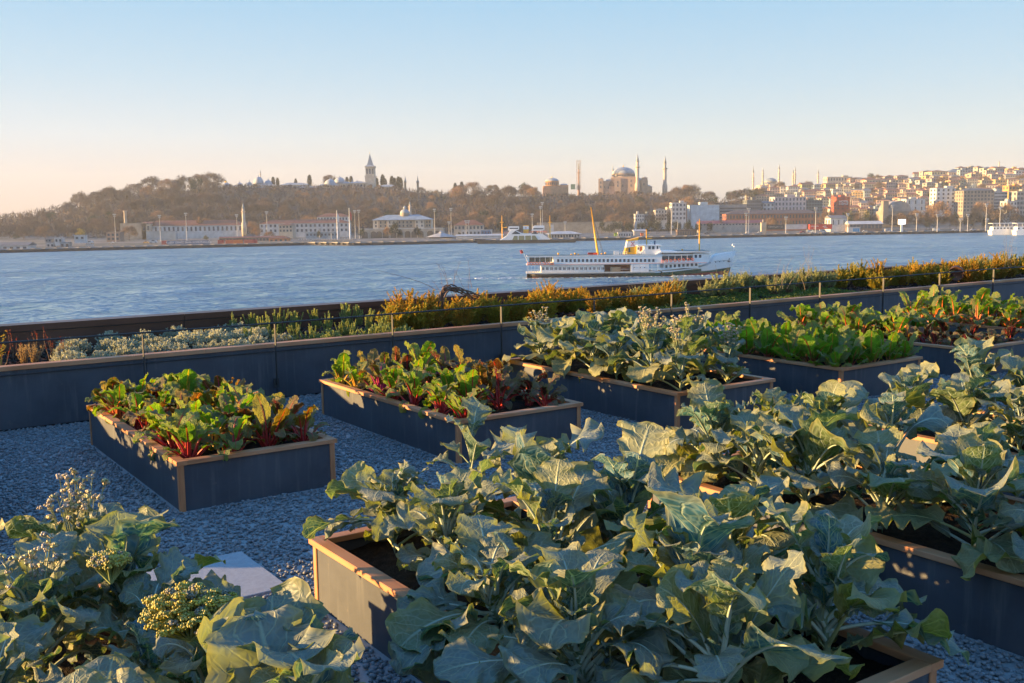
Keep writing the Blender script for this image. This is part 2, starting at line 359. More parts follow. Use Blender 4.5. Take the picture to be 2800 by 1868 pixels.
g = np.random.default_rng(8); h = SZ - .02 + .02 * np.sin(X * 3.1) * np.cos(Y * 4) + g.normal(0, .012, X.shape)
i, j = np.meshgrid(np.arange(nx - 1), np.arange(ny - 1), indexing='ij'); q = i * ny + j
m_.add(np.stack([X, Y, h], -1).reshape(-1, 3), np.stack([q, q + ny, q + ny + 1, q + 1], -1).reshape(-1, 4), smooth=True)
o = struct('planting_soil', m_, SOIL, loc=Z(12, WV + .05), rz=GR)
t = thing('handrail', 'thin steel handrail running along the top of the terrace wall', 'handrail', Z(12, WV), GR)
m_ = MB(); m_.tube([(x - 12, -.062, .968 + .003 * math.sin(x)) for x in np.arange(U0, U1 + .1, 1.0)], .011, 8); obj('rail', m_, STEEL, t)
for u in (-9.6, -6.4, -3.2, 0, 3.2, 4.82, 6.48, 8.25, 9.98, 11.6, 13.45, 15.3, 17.18, 19.03, 21, 23.2, 25.4, 27.6, 30, 32):
    m_ = MB(); m_.b2(u - 12 - .005, u - 12 + .005, -.085, -.050, .18, .96)
    m_.b2(u - 12 - .035, u - 12 + .035, -.045, -.032, .14, .26); obj('rail_post', m_, STEEL, t)
t = thing('parapet', 'low dark bronze metal parapet along the outer edge of the planting strip', 'parapet', Z(12, PV), GR)
pe = list(np.arange(-10, 34.1, 3.55)); pe = [p_ + .22 for p_ in pe]
for a_, b_ in zip(pe[:-1], pe[1:]):
    m_ = MB(); m_.b2(a_ - 12 + .005, b_ - 12 - .005, .02, .08, .2, PH - .10); obj('parapet_panel', m_, BRONZE, t)
    m_ = MB(); m_.b2(a_ - 12 + .004, b_ - 12 - .004, -.0, .30, PH - .085, PH); obj('coping', m_, BRONZE, t)
m_ = MB(); m_.b2(U0 - 12, U1 - 12, .03, .25, -4, PH - .09); obj('backing', m_, DARKSTEEL, t)
# mulch chips in the strip
g = np.random.default_rng(12); N = 26000; u = g.uniform(-4, 30, N); v = g.uniform(WV + .1, PV - .05, N)
P = u[:, None] * UD + v[:, None] * VD + [0, 0, SZ + .005]; a_ = g.uniform(0, 6.28, N); l = g.uniform(.012, .035, N); w = g.uniform(.006, .012, N)
d1 = np.stack([np.cos(a_), np.sin(a_), g.normal(0, .35, N)], 1) * l[:, None]; d2 = np.stack([-np.sin(a_), np.cos(a_), g.normal(0, .5, N)], 1) * w[:, None]
P[:, 2] += g.uniform(0, .025, N)
V = np.stack([P - d1 - d2, P + d1 - d2, P + d1 + d2, P - d1 + d2], 1).reshape(-1, 3)
cc = np.repeat(g.uniform(.4, 1.5, N), 4)[:, None] * np.array([.085, .045, .032])
m_ = MB(); m_.add(V, np.arange(4 * N).reshape(-1, 4), col=cc)
tt = NT('bark_chips'); tt.base(tt.attr('col'), .85, 0, .2)
o = obj('bark_mulch', m_, tt.m); tag(o, 'reddish brown bark mulch between the shrubs behind the wall', 'mulch', kind='stuff')
# floodlight
u, v = uv(G(2610, 772, .66))
t = thing('floodlight', 'round dark floodlight on a short stem among the golden shrubs at the right', 'floodlight', Z(20.6, 12.85, SZ), GR)
m_ = MB(); m_.lathe([(.10, 0), (.10, .012), (.02, .03), (.02, .2)], 10); obj('stem', m_, DARKSTEEL, t)
m_ = MB(); m_.lathe([(.05, -.17), (.12, -.15), (.155, -.02), (.165, .12), (.15, .125), (.13, .10)], 20); o = obj('lamp_head', m_, BRONZE, t); o.location = (0, 0, .28); o.rotation_euler = (math.radians(100), 0, math.radians(-60))
m_ = MB(); m_.tube([(.17 * math.cos(q), 0, .2 + .09 * math.sin(q) + .08) for q in np.linspace(math.pi, 2 * math.pi, 9)], .012, 6); obj('bracket', m_, DARKSTEEL, t)
# ------------------------------------------------------------------ vegetable plants
def leaf_mat(name, nlat, gloss, trans, tcol, puck, bumpst, veinw=.05, ribveins=True):
    t = NT(name); sx = t.new('SeparateXYZ'); t.l.new(t.attr('luv', 'Vector'), sx.inputs[0]); x, s = sx.outputs[0], sx.outputs[1]
    tt = t.math('ABSOLUTE', t.math('SUBTRACT', t.math('MULTIPLY', x, 2.0), 1.0))
    wv = t.noise(t.attr('luv', 'Vector'), 7, 2, .5)
    mid = t.math('SUBTRACT', 1.0, t.smooth(t.math('ADD', tt, t.math('MULTIPLY', s, .03)), veinw * .6, veinw * 1.7))
    side = t.math('MULTIPLY', t.math('GREATER_THAN', x, .5), .37)
    q = t.math('ADD', t.math('MULTIPLY', t.math('SUBTRACT', t.math('ADD', s, t.math('MULTIPLY', wv, .09)), t.math('MULTIPLY', t.math('POWER', tt, 1.25), .30)), nlat), side)
    fr = t.math('FRACT', q); d = t.math('MINIMUM', fr, t.math('SUBTRACT', 1.0, fr))
    lat = t.math('MULTIPLY', t.math('SUBTRACT', 1.0, t.smooth(d, .015, .085)), t.math('SUBTRACT', 1.0, t.smooth(tt, .55, 1.0)))
    vo = t.new('TexVoronoi', feature='DISTANCE_TO_EDGE'); vo.inputs['Scale'].default_value = nlat * 1.9
    mp = t.mapping(t.attr('luv', 'Vector'), (.75, 1.1, 1)); t.l.new(mp, vo.inputs['Vector'])
    cell = t.smooth(vo.outputs['Distance'], .0, .22)
    vein = t.math('MAXIMUM', mid, t.math('MULTIPLY', lat, .75))
    col = t.attr('col'); n = t.noise(t.coord(), 9, 4, .6)
    dark = t.mix(1.0, col, (.62, .66, .60), 'MULTIPLY'); lite = t.mix(1.0, col, (1.45, 1.38, 1.35), 'MULTIPLY')
    c = t.mix(t.smooth(n, .3, .7), dark, lite)
    vc = t.attr('rib') if ribveins else t.mix(.18, t.mix(1.0, col, (1.7, 1.7, 1.5), 'MULTIPLY'), t.attr('rib'))
    c = t.mix(t.math('MULTIPLY', t.math('SUBTRACT', 1.0, cell), .22), c, vc)
    c = t.mix(t.math('MULTIPLY', t.math('MULTIPLY', lat, .75), .8), c, vc)
    c = t.mix(t.math('MULTIPLY', mid, .85), c, t.attr('rib'))
    n2 = t.noise(t.attr('luv', 'Vector'), 3.3, 4, .7); c = t.mix(t.math('MULTIPLY', t.smooth(n2, .66, .8), .35), c, (.30, .25, .10))
    geo = t.new('NewGeometry'); c = t.mix(t.math('MULTIPLY', geo.outputs['Backfacing'], .7), c, t.mix(.75, c, (.26, .25, .15)))
    ed = t.math('MULTIPLY', t.smooth(t.math('ADD', tt, t.math('MULTIPLY', n2, .5)), 1.02, 1.35), .6); c = t.mix(ed, c, (.30, .26, .09))
    t.base(c, gloss, 0, .18)
    h = t.math('SUBTRACT', t.math('MULTIPLY', cell, puck), t.math('MULTIPLY', vein, 1.0))
    nb = t.bump(h, bumpst, .012)
    tr = t.new('BsdfTranslucent'); t.l.new(t.mix(1.0, c, tcol, 'MULTIPLY'), tr.inputs['Color']); t.l.new(nb, tr.inputs['Normal'])
    mx = t.new('MixShader'); mx.inputs[0].default_value = trans
    t.l.new(t.b.outputs[0], mx.inputs[1]); t.l.new(tr.outputs[0], mx.inputs[2]); t.l.new(mx.outputs[0], t.out.inputs[0])
    return t.m
BRASSICA = leaf_mat('brassica_leaf', 6, .46, .24, (2.0, 2.1, .45), .35, .45, .06)
CHARD = leaf_mat('chard_leaf', 8, .36, .36, (2.3, 2.4, .5), 1.2, .7, .085, False)
def stalk_mat():
    t = NT('vegetable_stalk'); t.base(t.mix(t.math('MULTIPLY', t.noise(t.coord(), 30, 3, .6), .4), t.attr('col'), t.mix(.5, t.attr('col'), (.1, .1, .05))), .42, 0, .4)
    t.b.inputs['Subsurface Weight'].default_value = 0; return t.m
STALK = stalk_mat()

def leaf(mb, smb, base, az, el, T, W, pet, droop, g, cup=.25, wave=.14, freq=3.2, kind='brassica', col=(.1, .15, .12), rib=(.4, .45, .3), pr=.006, ns=13, nt=8, twist=0.0, bend=0.0, puck=.02, tip=0.0):
    npt = 4; L = T - pet; s = 1 - (1 - np.linspace(0, 1, ns + 1)) ** 1.6
    tt = np.concatenate([np.linspace(0, pet, npt, endpoint=False), pet + L * s]); tn = tt / T
    ang = el - droop * tn ** 1.7 - tip * tn ** 4
    azz = az + bend * tn ** 2
    mid = lambda q: (q[1:] + q[:-1]) / 2
    dl = np.diff(tt); Tn = np.stack([np.cos(mid(ang)) * np.cos(mid(azz)), np.cos(mid(ang)) * np.sin(mid(azz)), np.sin(mid(ang))], 1)
    P = np.vstack([[0, 0, 0], np.cumsum(Tn * dl[:, None], 0)]) + base
    Sv = np.stack([-np.sin(azz), np.cos(azz), 0 * azz], 1)
    Nv = np.stack([-np.sin(ang) * np.cos(azz), -np.sin(ang) * np.sin(azz), np.cos(ang)], 1)
    tw = twist * tn; ct, st = np.cos(tw)[:, None], np.sin(tw)[:, None]
    Sv, Nv = Sv * ct + Nv * st, Nv * ct - Sv * st
    def prof(pk, e): q_ = s ** pk; return np.sqrt(np.clip(1 - np.abs(2 * q_ - 1) ** e, 0, 1))
    if kind == 'brassica': w = prof(1.12, 2.15) * np.clip(.30 + 1.25 * s, 0, 1)
    elif kind == 'collard': w = prof(.95, 2.4) * np.clip(.5 + 1.3 * s, 0, 1)
    elif kind == 'kale': w = prof(1.0, 2.2)
    elif kind == 'beet': w = prof(.72, 1.9)
    else: w = prof(.92, 2.2)
    x = np.linspace(-1, 1, nt + 1)
    def rnd(n_, amp):      # smooth random curve along the blade
        f_ = np.arange(1, n_) * .5; c_ = g.normal(0, 1, len(f_)) / np.sqrt(len(f_) / 2) * amp; return (c_[:, None] * np.sin(6.283 * f_[:, None] * s[None] + g.uniform(0, 6.28, len(f_))[:, None])).sum(0)
    teeth = {'brassica': .19, 'kale': .24, 'collard': .06, 'beet': .05}.get(kind, .07)
    wl = w * (1 + rnd(6, teeth * .8) + rnd(16, teeth * .45)); wr = w * (1 + rnd(6, teeth * .8) + rnd(16, teeth * .45))
    ww = np.where(x[None] < 0, wl[:, None], wr[:, None]) * W / 2
    ax = np.abs(x); wv_ = []
    for sd_ in (0, 1):
        f1 = freq * g.uniform(.8, 1.25); p1, p2 = g.uniform(0, 6.28, 2); warp = s + rnd(3, .06)
        wv_.append(np.sin(6.283 * f1 * warp + p1)[:, None] + .34 * np.sin(6.283 * f1 * 2.7 * warp + p2)[:, None] * ax[None] ** 3 + rnd(4, .4)[:, None])
    env = (.4 + .6 * np.sin(np.pi * np.clip(s, .02, 1) ** .7))[:, None]
    off = np.where(x[None] < 0, wv_[0], wv_[1]) * (wave * W) * (ax[None] ** 1.9) * env
    roll = g.normal(.0, .16, 2); off += np.where(x[None] < 0, roll[0], roll[1]) * np.clip(ax[None] - .45, 0, 1) ** 2 * W * .9
    pk = g.normal(0, puck * W, (ns + 1, nt + 1)); pk = (pk + np.roll(pk, 1, 0) + np.roll(pk, 1, 1)) * .6
    off += cup * (ax[None] ** 1.4) * ww + pk * (.3 + .7 * ax[None])
    Pb, Sb, Nb = P[npt:], Sv[npt:], Nv[npt:]; Tb = np.gradient(Pb, axis=0); Tb /= np.linalg.norm(Tb, axis=1)[:, None] + 1e-9
    ca = math.cos(min(1.0, abs(cup) * 1.2)); sw = .16 * W * ax[None] ** 1.2 * np.sin(np.pi * s)[:, None]
    V = Pb[:, None] + Sb[:, None] * (x[None] * ww * ca)[..., None] + Nb[:, None] * off[..., None] + Tb[:, None] * sw[..., None]
    i, j = np.meshgrid(np.arange(ns), np.arange(nt), indexing='ij'); q = i * (nt + 1) + j
    U = np.stack([np.repeat((x[None] * .5 + .5), ns + 1, 0), np.repeat(s[:, None], nt + 1, 1)], -1).reshape(-1, 2)
    U += np.array([0, 0]); cv = np.array(col) * g.uniform(.85, 1.18)
    mb.add(V.reshape(-1, 3), np.stack([q, q + 1, q + nt + 2, q + nt + 1], -1).reshape(-1, 4), uv=U, col=cv, rib=rib, smooth=True)
    k = npt + int(ns * .62); rad = pr * np.linspace(1.15, .30, k)
    smb.tube(P[:k] - Nv[:k] * (rad * .55)[:, None], rad, 6, col=rib)
    return P

def florets(mb, c, r, g, n, sz, col):       # little bud clusters
    for _ in range(n):
        d = g.normal(0, 1, 3); d /= np.linalg.norm(d); d[2] = abs(d[2]) * .9
        p = np.array(c) + d * r * g.uniform(.6, 1); b = sz * g.uniform(.7, 1.3)
        mb.lathe([(b * .5, -b * .8), (b, -.1 * b), (b * .8, b * .6), (b * .2, b * .95)], 5, p, col=np.array(col) * g.uniform(.6, 1.3))

GREENS = [(.038, .104, .168), (.074, .124, .112), (.030, .092, .160), (.090, .132, .058), (.044, .108, .190)]
def brassica(u, v, h, nl, seed, label, group, kind='brassica', lean=(0, 0), scale=1.0, stalks=0, yellow=0.1, az0=None, ns=13, nt=8, stake=False, side=True, upr=False, droop_dir=None):
    g = np.random.default_rng(seed); t = thing({'kale': 'kale_plant', 'collard': 'collard_plant'}.get(kind, 'broccoli_plant'), label, {'kale': 'kale', 'collard': 'collard'}.get(kind, 'broccoli'), Z(u, v, .31), g.uniform(-.2, .2), group)
    fb, sb = MB(), MB()
    k = 8; zz = np.linspace(-.03, h * .62, k); lx, ly = lean; wob = g.normal(0, .006, (k, 2)).cumsum(0)
    path = np.stack([lx * (zz / h) ** 1.5 * h + wob[:, 0], ly * (zz / h) ** 1.5 * h + wob[:, 1], zz], 1)
    sb.tube(path, np.linspace(.019, .011, k) * scale, 7, col=(.20, .25, .14))
    a = g.uniform(0, 6.28) if az0 is None else az0
    for i in range(nl):
        f = i / max(1, nl - 1); a += 2.399 + g.normal(0, .25)
        hz = h * (.08 + .54 * f ** .9); b = np.array([np.interp(hz, zz, path[:, 0]), np.interp(hz, zz, path[:, 1]), hz])
        el = math.radians(24 + 58 * f ** .65 + g.normal(0, 11)); T = h * scale * (.95 - .33 * f) * g.choice([g.uniform(.5, .8), g.uniform(.8, 1.28), g.uniform(.85, 1.15)])
        if f > .86: T *= .75
        el = min(1.45, el + .35) if upr else el; pet = T * g.uniform(.26, .44) * (.9 if kind != 'collard' else .75); Wd = (T - pet) * g.uniform(.58, .92) * (1.12 if kind == 'collard' else 1)
        col = np.array(GREENS[g.integers(len(GREENS))]); rb = np.array((.42, .48, .38))
        if f < .22 and g.random() < .5 + yellow: col = np.array((.15, .165, .06)); rb = np.array((.34, .34, .14))
        if kind == 'kale': col = col * np.array([1.02, 1.08, .78])
        leaf(fb, sb, b, a, el, T, Wd, pet, math.radians(g.uniform(10, 78) * (1.15 - .5 * f)), g, cup=g.choice([g.uniform(-.15, .1), g.uniform(.1, .42)]), wave=g.uniform(.08, .17) * (1.5 if kind == 'kale' else .8 if kind == 'collard' else 1), freq=g.uniform(2.2, 4.2) * (1.8 if kind == 'kale' else 1), kind=kind, col=col, rib=rb, pr=.0088 * scale, ns=ns, nt=nt, twist=g.normal(0, .35), bend=g.normal(0, .3), puck=.007, tip=g.choice([0, .3, .9, 1.5]))
    for i in range(droop_dir[1] if droop_dir else 0):      # long lower leaves hanging over the rail
        hz = h * g.uniform(.25, .45); b = np.array([np.interp(hz, zz, path[:, 0]), np.interp(hz, zz, path[:, 1]), hz]); T = h * g.uniform(.8, 1.1)
        leaf(fb, sb, b, droop_dir[0] + g.normal(0, .55), g.uniform(.1, .5), T, T * g.uniform(.42, .55), T * .32, g.uniform(.6, 1.3), g, cup=g.uniform(-.1, .3), wave=g.uniform(.08, .14), kind=kind, col=np.array(GREENS[g.integers(5)]), rib=(.42, .48, .38), pr=.008, ns=ns, nt=nt, twist=g.normal(0, .4), puck=.007)
    if side:
        for _ in range(int(nl * .6)):
            hz = h * g.uniform(.1, .5); a = g.uniform(0, 6.28); b = np.array([np.interp(hz, zz, path[:, 0]), np.interp(hz, zz, path[:, 1]), hz]); T = h * g.uniform(.16, .34)
            leaf(fb, sb, b, a, math.radians(g.uniform(30, 75)), T, T * .5, T * .3, g.uniform(.2, 1.1), g, wave=.2, kind=kind, col=np.array(GREENS[g.integers(5)]) * (1.05, 1.1, .8), rib=(.28, .34, .16), pr=.004, ns=7, nt=4)
    if stalks:
        q = MB(); top = path[-1]
        for _ in range(stalks):
            a = g.uniform(0, 6.28); sp_ = g.uniform(.03, .16) * scale; hh = h * g.uniform(.42, .72)
            p = np.stack([top[0] + np.cos(a) * sp_ * np.linspace(0, 1, 6) ** .8, top[1] + np.sin(a) * sp_ * np.linspace(0, 1, 6) ** .8, top[2] + np.linspace(-.06, hh, 6)], 1)
            q.tube(p, np.linspace(.0045, .002, 6), 5, col=(.25, .30, .16))
            for f in (.62, .75, .86, .93, 1.0):
                c = np.array([np.interp(f, np.linspace(0, 1, 6), p[:, m_]) for m_ in range(3)])
                if f < 1:
                    d = g.normal(0, .022, 3); d[2] = abs(d[2]) + .015; q.tube([c, c + d], [.0018, .0012], 4, col=(.27, .30, .18)); c = c + d
                florets(q, c, .014, g, 10, .0062, [(.46, .37, .24), (.40, .33, .27), (.46, .40, .18)][g.integers(3)])
        obj('flower_stalks', q, STALK, t)
    obj('stem', sb, STALK, t); obj('foliage', fb, BRASSICA, t)
    if stake:
        q = MB(); q.cyl((.05, .03, -.05), (.052, .034, h * .72), .007, .007, 6, col=(.42, .20, .09)); obj('stake', q, STALK, t)
        q = MB(); q.tube([(.03 + .032 * math.cos(w), .018 + .022 * math.sin(w), h * .2 + .004 * w) for w in np.linspace(0, 6.5, 14)], .0025, 4, col=(.02, .20, .12)); obj('garden_tie', q, STALK, t)
    return t

def head(t, c, r, seed):
    g = np.random.default_rng(seed); q = MB()
    for _ in range(170):
        d = g.normal(0, 1, 3); d /= np.linalg.norm(d); d[2] = abs(d[2]); p = np.array(c) + d * r * np.array([1, 1, .55]) * g.uniform(.62, 1.15)
        q.tube([np.array(c) - [0, 0, .08], p], [.006, .0035], 4, col=(.22, .27, .10))
        florets(q, p, .019, g, 26, .0045, [(.36, .31, .05), (.32, .30, .07), (.22, .20, .14), (.40, .33, .04)][g.integers(4)])
    obj('flower_head', q, STALK, t)
CST = {'red': ((.42, .018, .02), (.34, .05, .03)), 'orange': ((.60, .13, .025), (.45, .17, .05)), 'yellow': ((.62, .32, .03), (.45, .30, .06)), 'magenta': ((.40, .02, .12), (.32, .05, .10)), 'white': ((.55, .58, .40), (.42, .47, .28))}
def chard(u, v, h, nl, seed, label, group, stalk='red', blade='green', kind='chard', name='chard_plant', cat='chard', spread=1.0, wk=.44, z0=.31):
    g = np.random.default_rng(seed); t = thing(name, label, cat, Z(u, v, z0), g.uniform(0, 6.28), group); fb, sb = MB(), MB(); a = g.uniform(0, 6.28)
    for i in range(nl):
        f = i / max(1, nl - 1); a += 2.399 + g.normal(0, .3); T = h * (.72 + .40 * f) * g.uniform(.85, 1.12)
        el = math.radians(np.clip((38 + 44 * f + g.normal(0, 10)), 12, 88) * (2 - spread) if spread > 1 else 42 + 42 * f + g.normal(0, 8))
        pet = T * g.uniform(.36, .50) * (.8 if kind == 'beet' else 1); Wd = (T - pet) * g.uniform(.85, 1.2) * wk * 1.2
        bc = {'green': [(.080, .175, .018), (.115, .225, .022), (.062, .145, .024), (.14, .24, .028)], 'dark': [(.075, .028, .020), (.095, .045, .018), (.055, .024, .026)], 'bronze': [(.11, .075, .018), (.085, .085, .020), (.12, .06, .02)], 'purple': [(.060, .018, .030), (.045, .014, .022)]}[blade]
        sc, rc = CST[stalk]; col = np.array(bc[g.integers(len(bc))])
        b = np.array([g.normal(0, .014), g.normal(0, .014), 0])
        leaf(fb, sb, b, a, el, T, Wd, pet, math.radians(g.uniform(10, 75) * (1.2 - .6 * f)), g, cup=g.uniform(-.15, .35), wave=g.uniform(.07, .16), freq=g.uniform(3.5, 5.5), kind=kind, col=col, rib=sc if kind != 'beet' else rc, pr=.0115 * (h / .42) * (.55 if kind == 'beet' else 1), ns=14, nt=8, twist=g.normal(0, .45), bend=g.normal(0, .3), puck=.035, tip=g.choice([0, .5, 1.8, 2.6]) if kind == 'chard' else 0)
    obj('stalks', sb, STALK, t); obj('foliage', fb, CHARD, t)
    return t
ORD = ['first', 'second', 'third', 'fourth', 'fifth', 'sixth', 'seventh', 'eighth', 'ninth', 'tenth', 'eleventh', 'twelfth', 'thirteenth']
def chard_bed(key, cols, rows, bedname, spec, seed, h=.40, skip=()):
    u0, u1, v0, v1 = BEDS[key]; g = np.random.default_rng(seed)
    for r in range(rows):
        for c in range(cols):
            if (r, c) in skip: continue
            st, bl = spec(r, c, g)
            u = u0 + .2 + (u1 - u0 - .4) * c / (cols - 1) + g.normal(0, .04); v = v0 + .22 + (v1 - v0 - .42) * r / (rows - 1) + g.normal(0, .045)
            pos = ['left', 'middle', 'right'][c] if cols == 3 else ORD[c] + ' from the left'
            row = 'front' if r == 0 else 'back' if r == rows - 1 else ORD[r]
            chard(u, v, h * g.uniform(.9, 1.1), int(g.integers(12, 17)), seed * 100 + r * 7 + c, f"{st}-stalked chard with {bl if bl != 'dark' else 'dark red'} leaves, {pos} of {row} row, {bedname}", 'chard plants in the ' + bedname, st, bl)
def spec1(r, c, g):
    if r == 0: return [('red', 'green'), ('red', 'green'), ('red', 'bronze')][min(c, 2)]
    if r == 1: return [('red', 'green'), ('yellow', 'green'), ('red', 'dark')][min(c, 2)]
    return (['red', 'orange', 'yellow', 'magenta', 'orange', 'red'][g.integers(6)], 'green' if g.random() < (.8 if c == 0 else .52) else ['dark', 'bronze', 'green', 'dark'][g.integers(4)])
chard_bed(('r1', 1), 4, 7, 'left chard bed', spec1, 11, .40)
def spec2(r, c, g):
    if r >= 5 and c == 0: return ('yellow', 'green')
    if r <= 1 and c >= 2: return ('red', 'purple')
    return (['red', 'red', 'orange', 'yellow', 'orange', 'magenta'][g.integers(6)], ['green', 'green', 'dark', 'bronze', 'green', 'dark'][g.integers(6)])
chard_bed(('r1', 2), 4, 7, 'middle chard bed', spec2, 23, .40, skip=((0, 1), (0, 2)))
u0, u1, v0, v1 = BEDS['r1', 0]; g0 = np.random.default_rng(77)
for r in range(7):
    for c in range(2): chard(u0 + .35 + c * .65, v0 + .3 + r * .41, .40, 9, 700 + r * 3 + c, f"green chard, {['outer', 'inner'][c]} plant of row {r + 1} in the bed at the far left edge", 'chard at the far left', 'orange', 'green')
# collard bed in front of the ferry
u0, u1, v0, v1 = BEDS['r1', 3]; g0 = np.random.default_rng(31)
for r in range(6):
    for c in range(2):
        st = {(5, 0): 12, (1, 0): 26, (0, 0): 10, (1, 1): 12, (0, 1): 16}.get((r, c), 0)
        k = 'collard' if r >= 2 else 'brassica'
        lab = f"{'seeding broccoli with flower stalks' if st else 'upright grey green collard'}, {['left', 'right'][c]} of {ORD[r]} row, bed before ferry"
        brassica(u0 + .34 + c * .78 + g0.normal(0, .04), v0 + .28 + r * .52 + g0.normal(0, .05), .60 * g0.uniform(.9, 1.15), 18, 3100 + r * 5 + c, lab, 'brassicas in the bed before the ferry', k, stalks=st, yellow=.3, ns=16, nt=10)
# beet greens
u0, u1, v0, v1 = BEDS['r1', 4]; g0 = np.random.default_rng(41)
for r in range(9):
    for c in range(5):
        chard(u0 + .17 + c * .315 + g0.normal(0, .03), v0 + .18 + r * .365 + g0.normal(0, .04), .40 * g0.uniform(.85, 1.18), 10, 4100 + r * 11 + c, f"upright green beet plant, {ORD[c]} from left in {ORD[r]} row of beet bed", 'beet greens in the right bed', 'red' if g0.random() < .8 else 'orange', 'green', 'beet', 'beet_plant', 'beet', 1.0, .46)
# right end beds
u0, u1, v0, v1 = BEDS['r1', 5]; g0 = np.random.default_rng(51)
for r in range(8):
    for c in range(4):
        if r < 2: st, bl, h, nm, ct = 'red', 'purple', .26, 'lettuce_plant', 'lettuce'
        elif r == 2: st, bl, h, nm, ct = 'red', 'dark', .36, 'chard_plant', 'chard'
        else: st, bl, h, nm, ct = ['red', 'orange', 'orange'][g0.integers(3)], 'green', .46, 'chard_plant', 'chard'
        chard(u0 + .2 + c * .37 + g0.normal(0, .04), v0 + .22 + r * .40 + g0.normal(0, .04), h * g0.uniform(.85, 1.15), 11, 5100 + r * 11 + c, f"{'dark purple lettuce' if r < 2 else 'dark red chard' if r == 2 else 'bright green chard'}, {ORD[c]} from left, {ORD[r]} row, bed right of the beets", 'leafy plants in the bed right of the beets', st, bl, 'chard', nm, ct, 1.0, .62 if r < 2 else .5)
u0, u1, v0, v1 = BEDS['r1', 6]
for r in range(7):
    for c in range(4):
        chard(u0 + .2 + c * .36 + g0.normal(0, .05), v0 + .22 + r * .45 + g0.normal(0, .05), .50 * g0.uniform(.85, 1.15), 11, 6100 + r * 11 + c, f"bright green chard, {ORD[c]} from left, {ORD[r]} row, last bed by the wall", 'chard in the last bed by the wall', 'orange', 'green')
# nearest bed: broccoli standing over open soil
near = [(2.74, 2.62, .60, 15), (2.97, 2.98, .62, 16), (2.87, 3.84, .62, 17), (2.72, 4.57, .56, 15), (2.74, 5.22, .48, 16), (2.47, 3.62, .54, 16), (2.46, 3.0, .56, 17), (3.50, 2.72, .62, 16), (3.52, 3.30, .66, 17), (3.42, 3.95, .66, 17), (3.40, 4.62, .66, 16), (3.30, 5.27, .86, 9)]
nl_ = ['broccoli with broad blue green leaves at the very front of the nearest bed', 'tall staked broccoli with bare pale stem at the bottom centre of the photo', 'broccoli with big yellow green lower leaves in the middle of the nearest bed', 'broccoli on a thick stem with a green tie beside the open soil', 'low broccoli hanging over the sunlit orange corner of the nearest bed', 'low broccoli spilling over the left rail of the nearest bed', 'small broccoli over the front left rail at the bottom edge', 'broccoli at the front right corner of the nearest bed', 'broccoli with golden sunlit leaves on the right side of the nearest bed', 'broccoli with upright sunlit leaves behind the golden one in the nearest bed', 'broccoli with fan shaped leaves on the back right side of the nearest bed', 'tallest broccoli reaching up in front of the middle chard bed']
for k, ((u, v, h, n), lab) in enumerate(zip(near, nl_)): brassica(u, v, h * 1.02, n + 11 if h < .79 else n, 8101 + k, lab, 'broccoli plants in the nearest bed', 'brassica', stake=k in (1, 3), ns=24, nt=14, lean=(-.42, -.30) if k in (5, 6) else (0, 0), droop_dir=(-2.54, 6) if k in (5, 6) else (-2.9, 2) if k == 4 else (-2.3, 3) if k in (0, 2) else (.3, 4) if k in (7, 8) else None, scale=1.0 if h < .8 else .68)
# left foreground bed
left = [(1.0, 5.25, .62, 15, 16), (.35, 5.1, .62, 15, 22), (.70, 4.55, .58, 16, 7), (.15, 4.4, .6, 14, 8), (1.0, 3.95, .36, 15, 0), (.42, 3.75, .60, 15, 0), (1.13, 3.12, .66, 18, 0), (.55, 3.1, .60, 15, 0), (1.12, 2.75, .70, 16, 0), (.5, 2.5, .6, 13, 0), (1.06, 4.70, .56, 16, 0), (1.10, 4.28, .50, 15, 0), (1.08, 3.62, .56, 16, 0)]
ll_ = ['seeding broccoli with tan flower stalks at the back corner of the left foreground bed', 'seeding broccoli with many tan flower stalks at the left edge of the photo', 'broccoli with a large upright pointed leaf in the left foreground', 'broccoli with yellow backlit leaf at the left edge', 'broccoli around the yellow green flower head at lower left', 'broccoli with dark drooping leaves at the left edge of the lower left bed', 'broccoli with tall blue leaves and pale midribs at the bottom left', 'broccoli with shaded blue leaves in the lower left corner', 'broccoli with the nearest blue leaves at the bottom edge of the photo', 'broccoli in the extreme lower left corner of the photo', 'broccoli with a long arching leaf reaching over the paving slab', 'broccoli between the paving slab and the yellow flower head', 'broccoli just right of the yellow flower head']
for k, ((u, v, h, n, st), lab) in enumerate(zip(left, ll_)):
    bt = brassica(u, v, h * .92, n + 9, 9101 + k, lab, 'broccoli plants in the left foreground bed', 'brassica', stalks=st, upr=k in (6, 8), droop_dir=(-.3, 4) if k in (6, 8, 10, 12) else None, ns=24, nt=14)
    if k in (2, 4):
        P_ = G(520, 1690, .93) if k == 4 else G(300, 1540, .98); c_ = Matrix.Rotation(-bt.rotation_euler.z, 3, 'Z') @ (Vector(P_) - bt.location); head(bt, tuple(c_), .16 if k == 4 else .06, 5 + k)
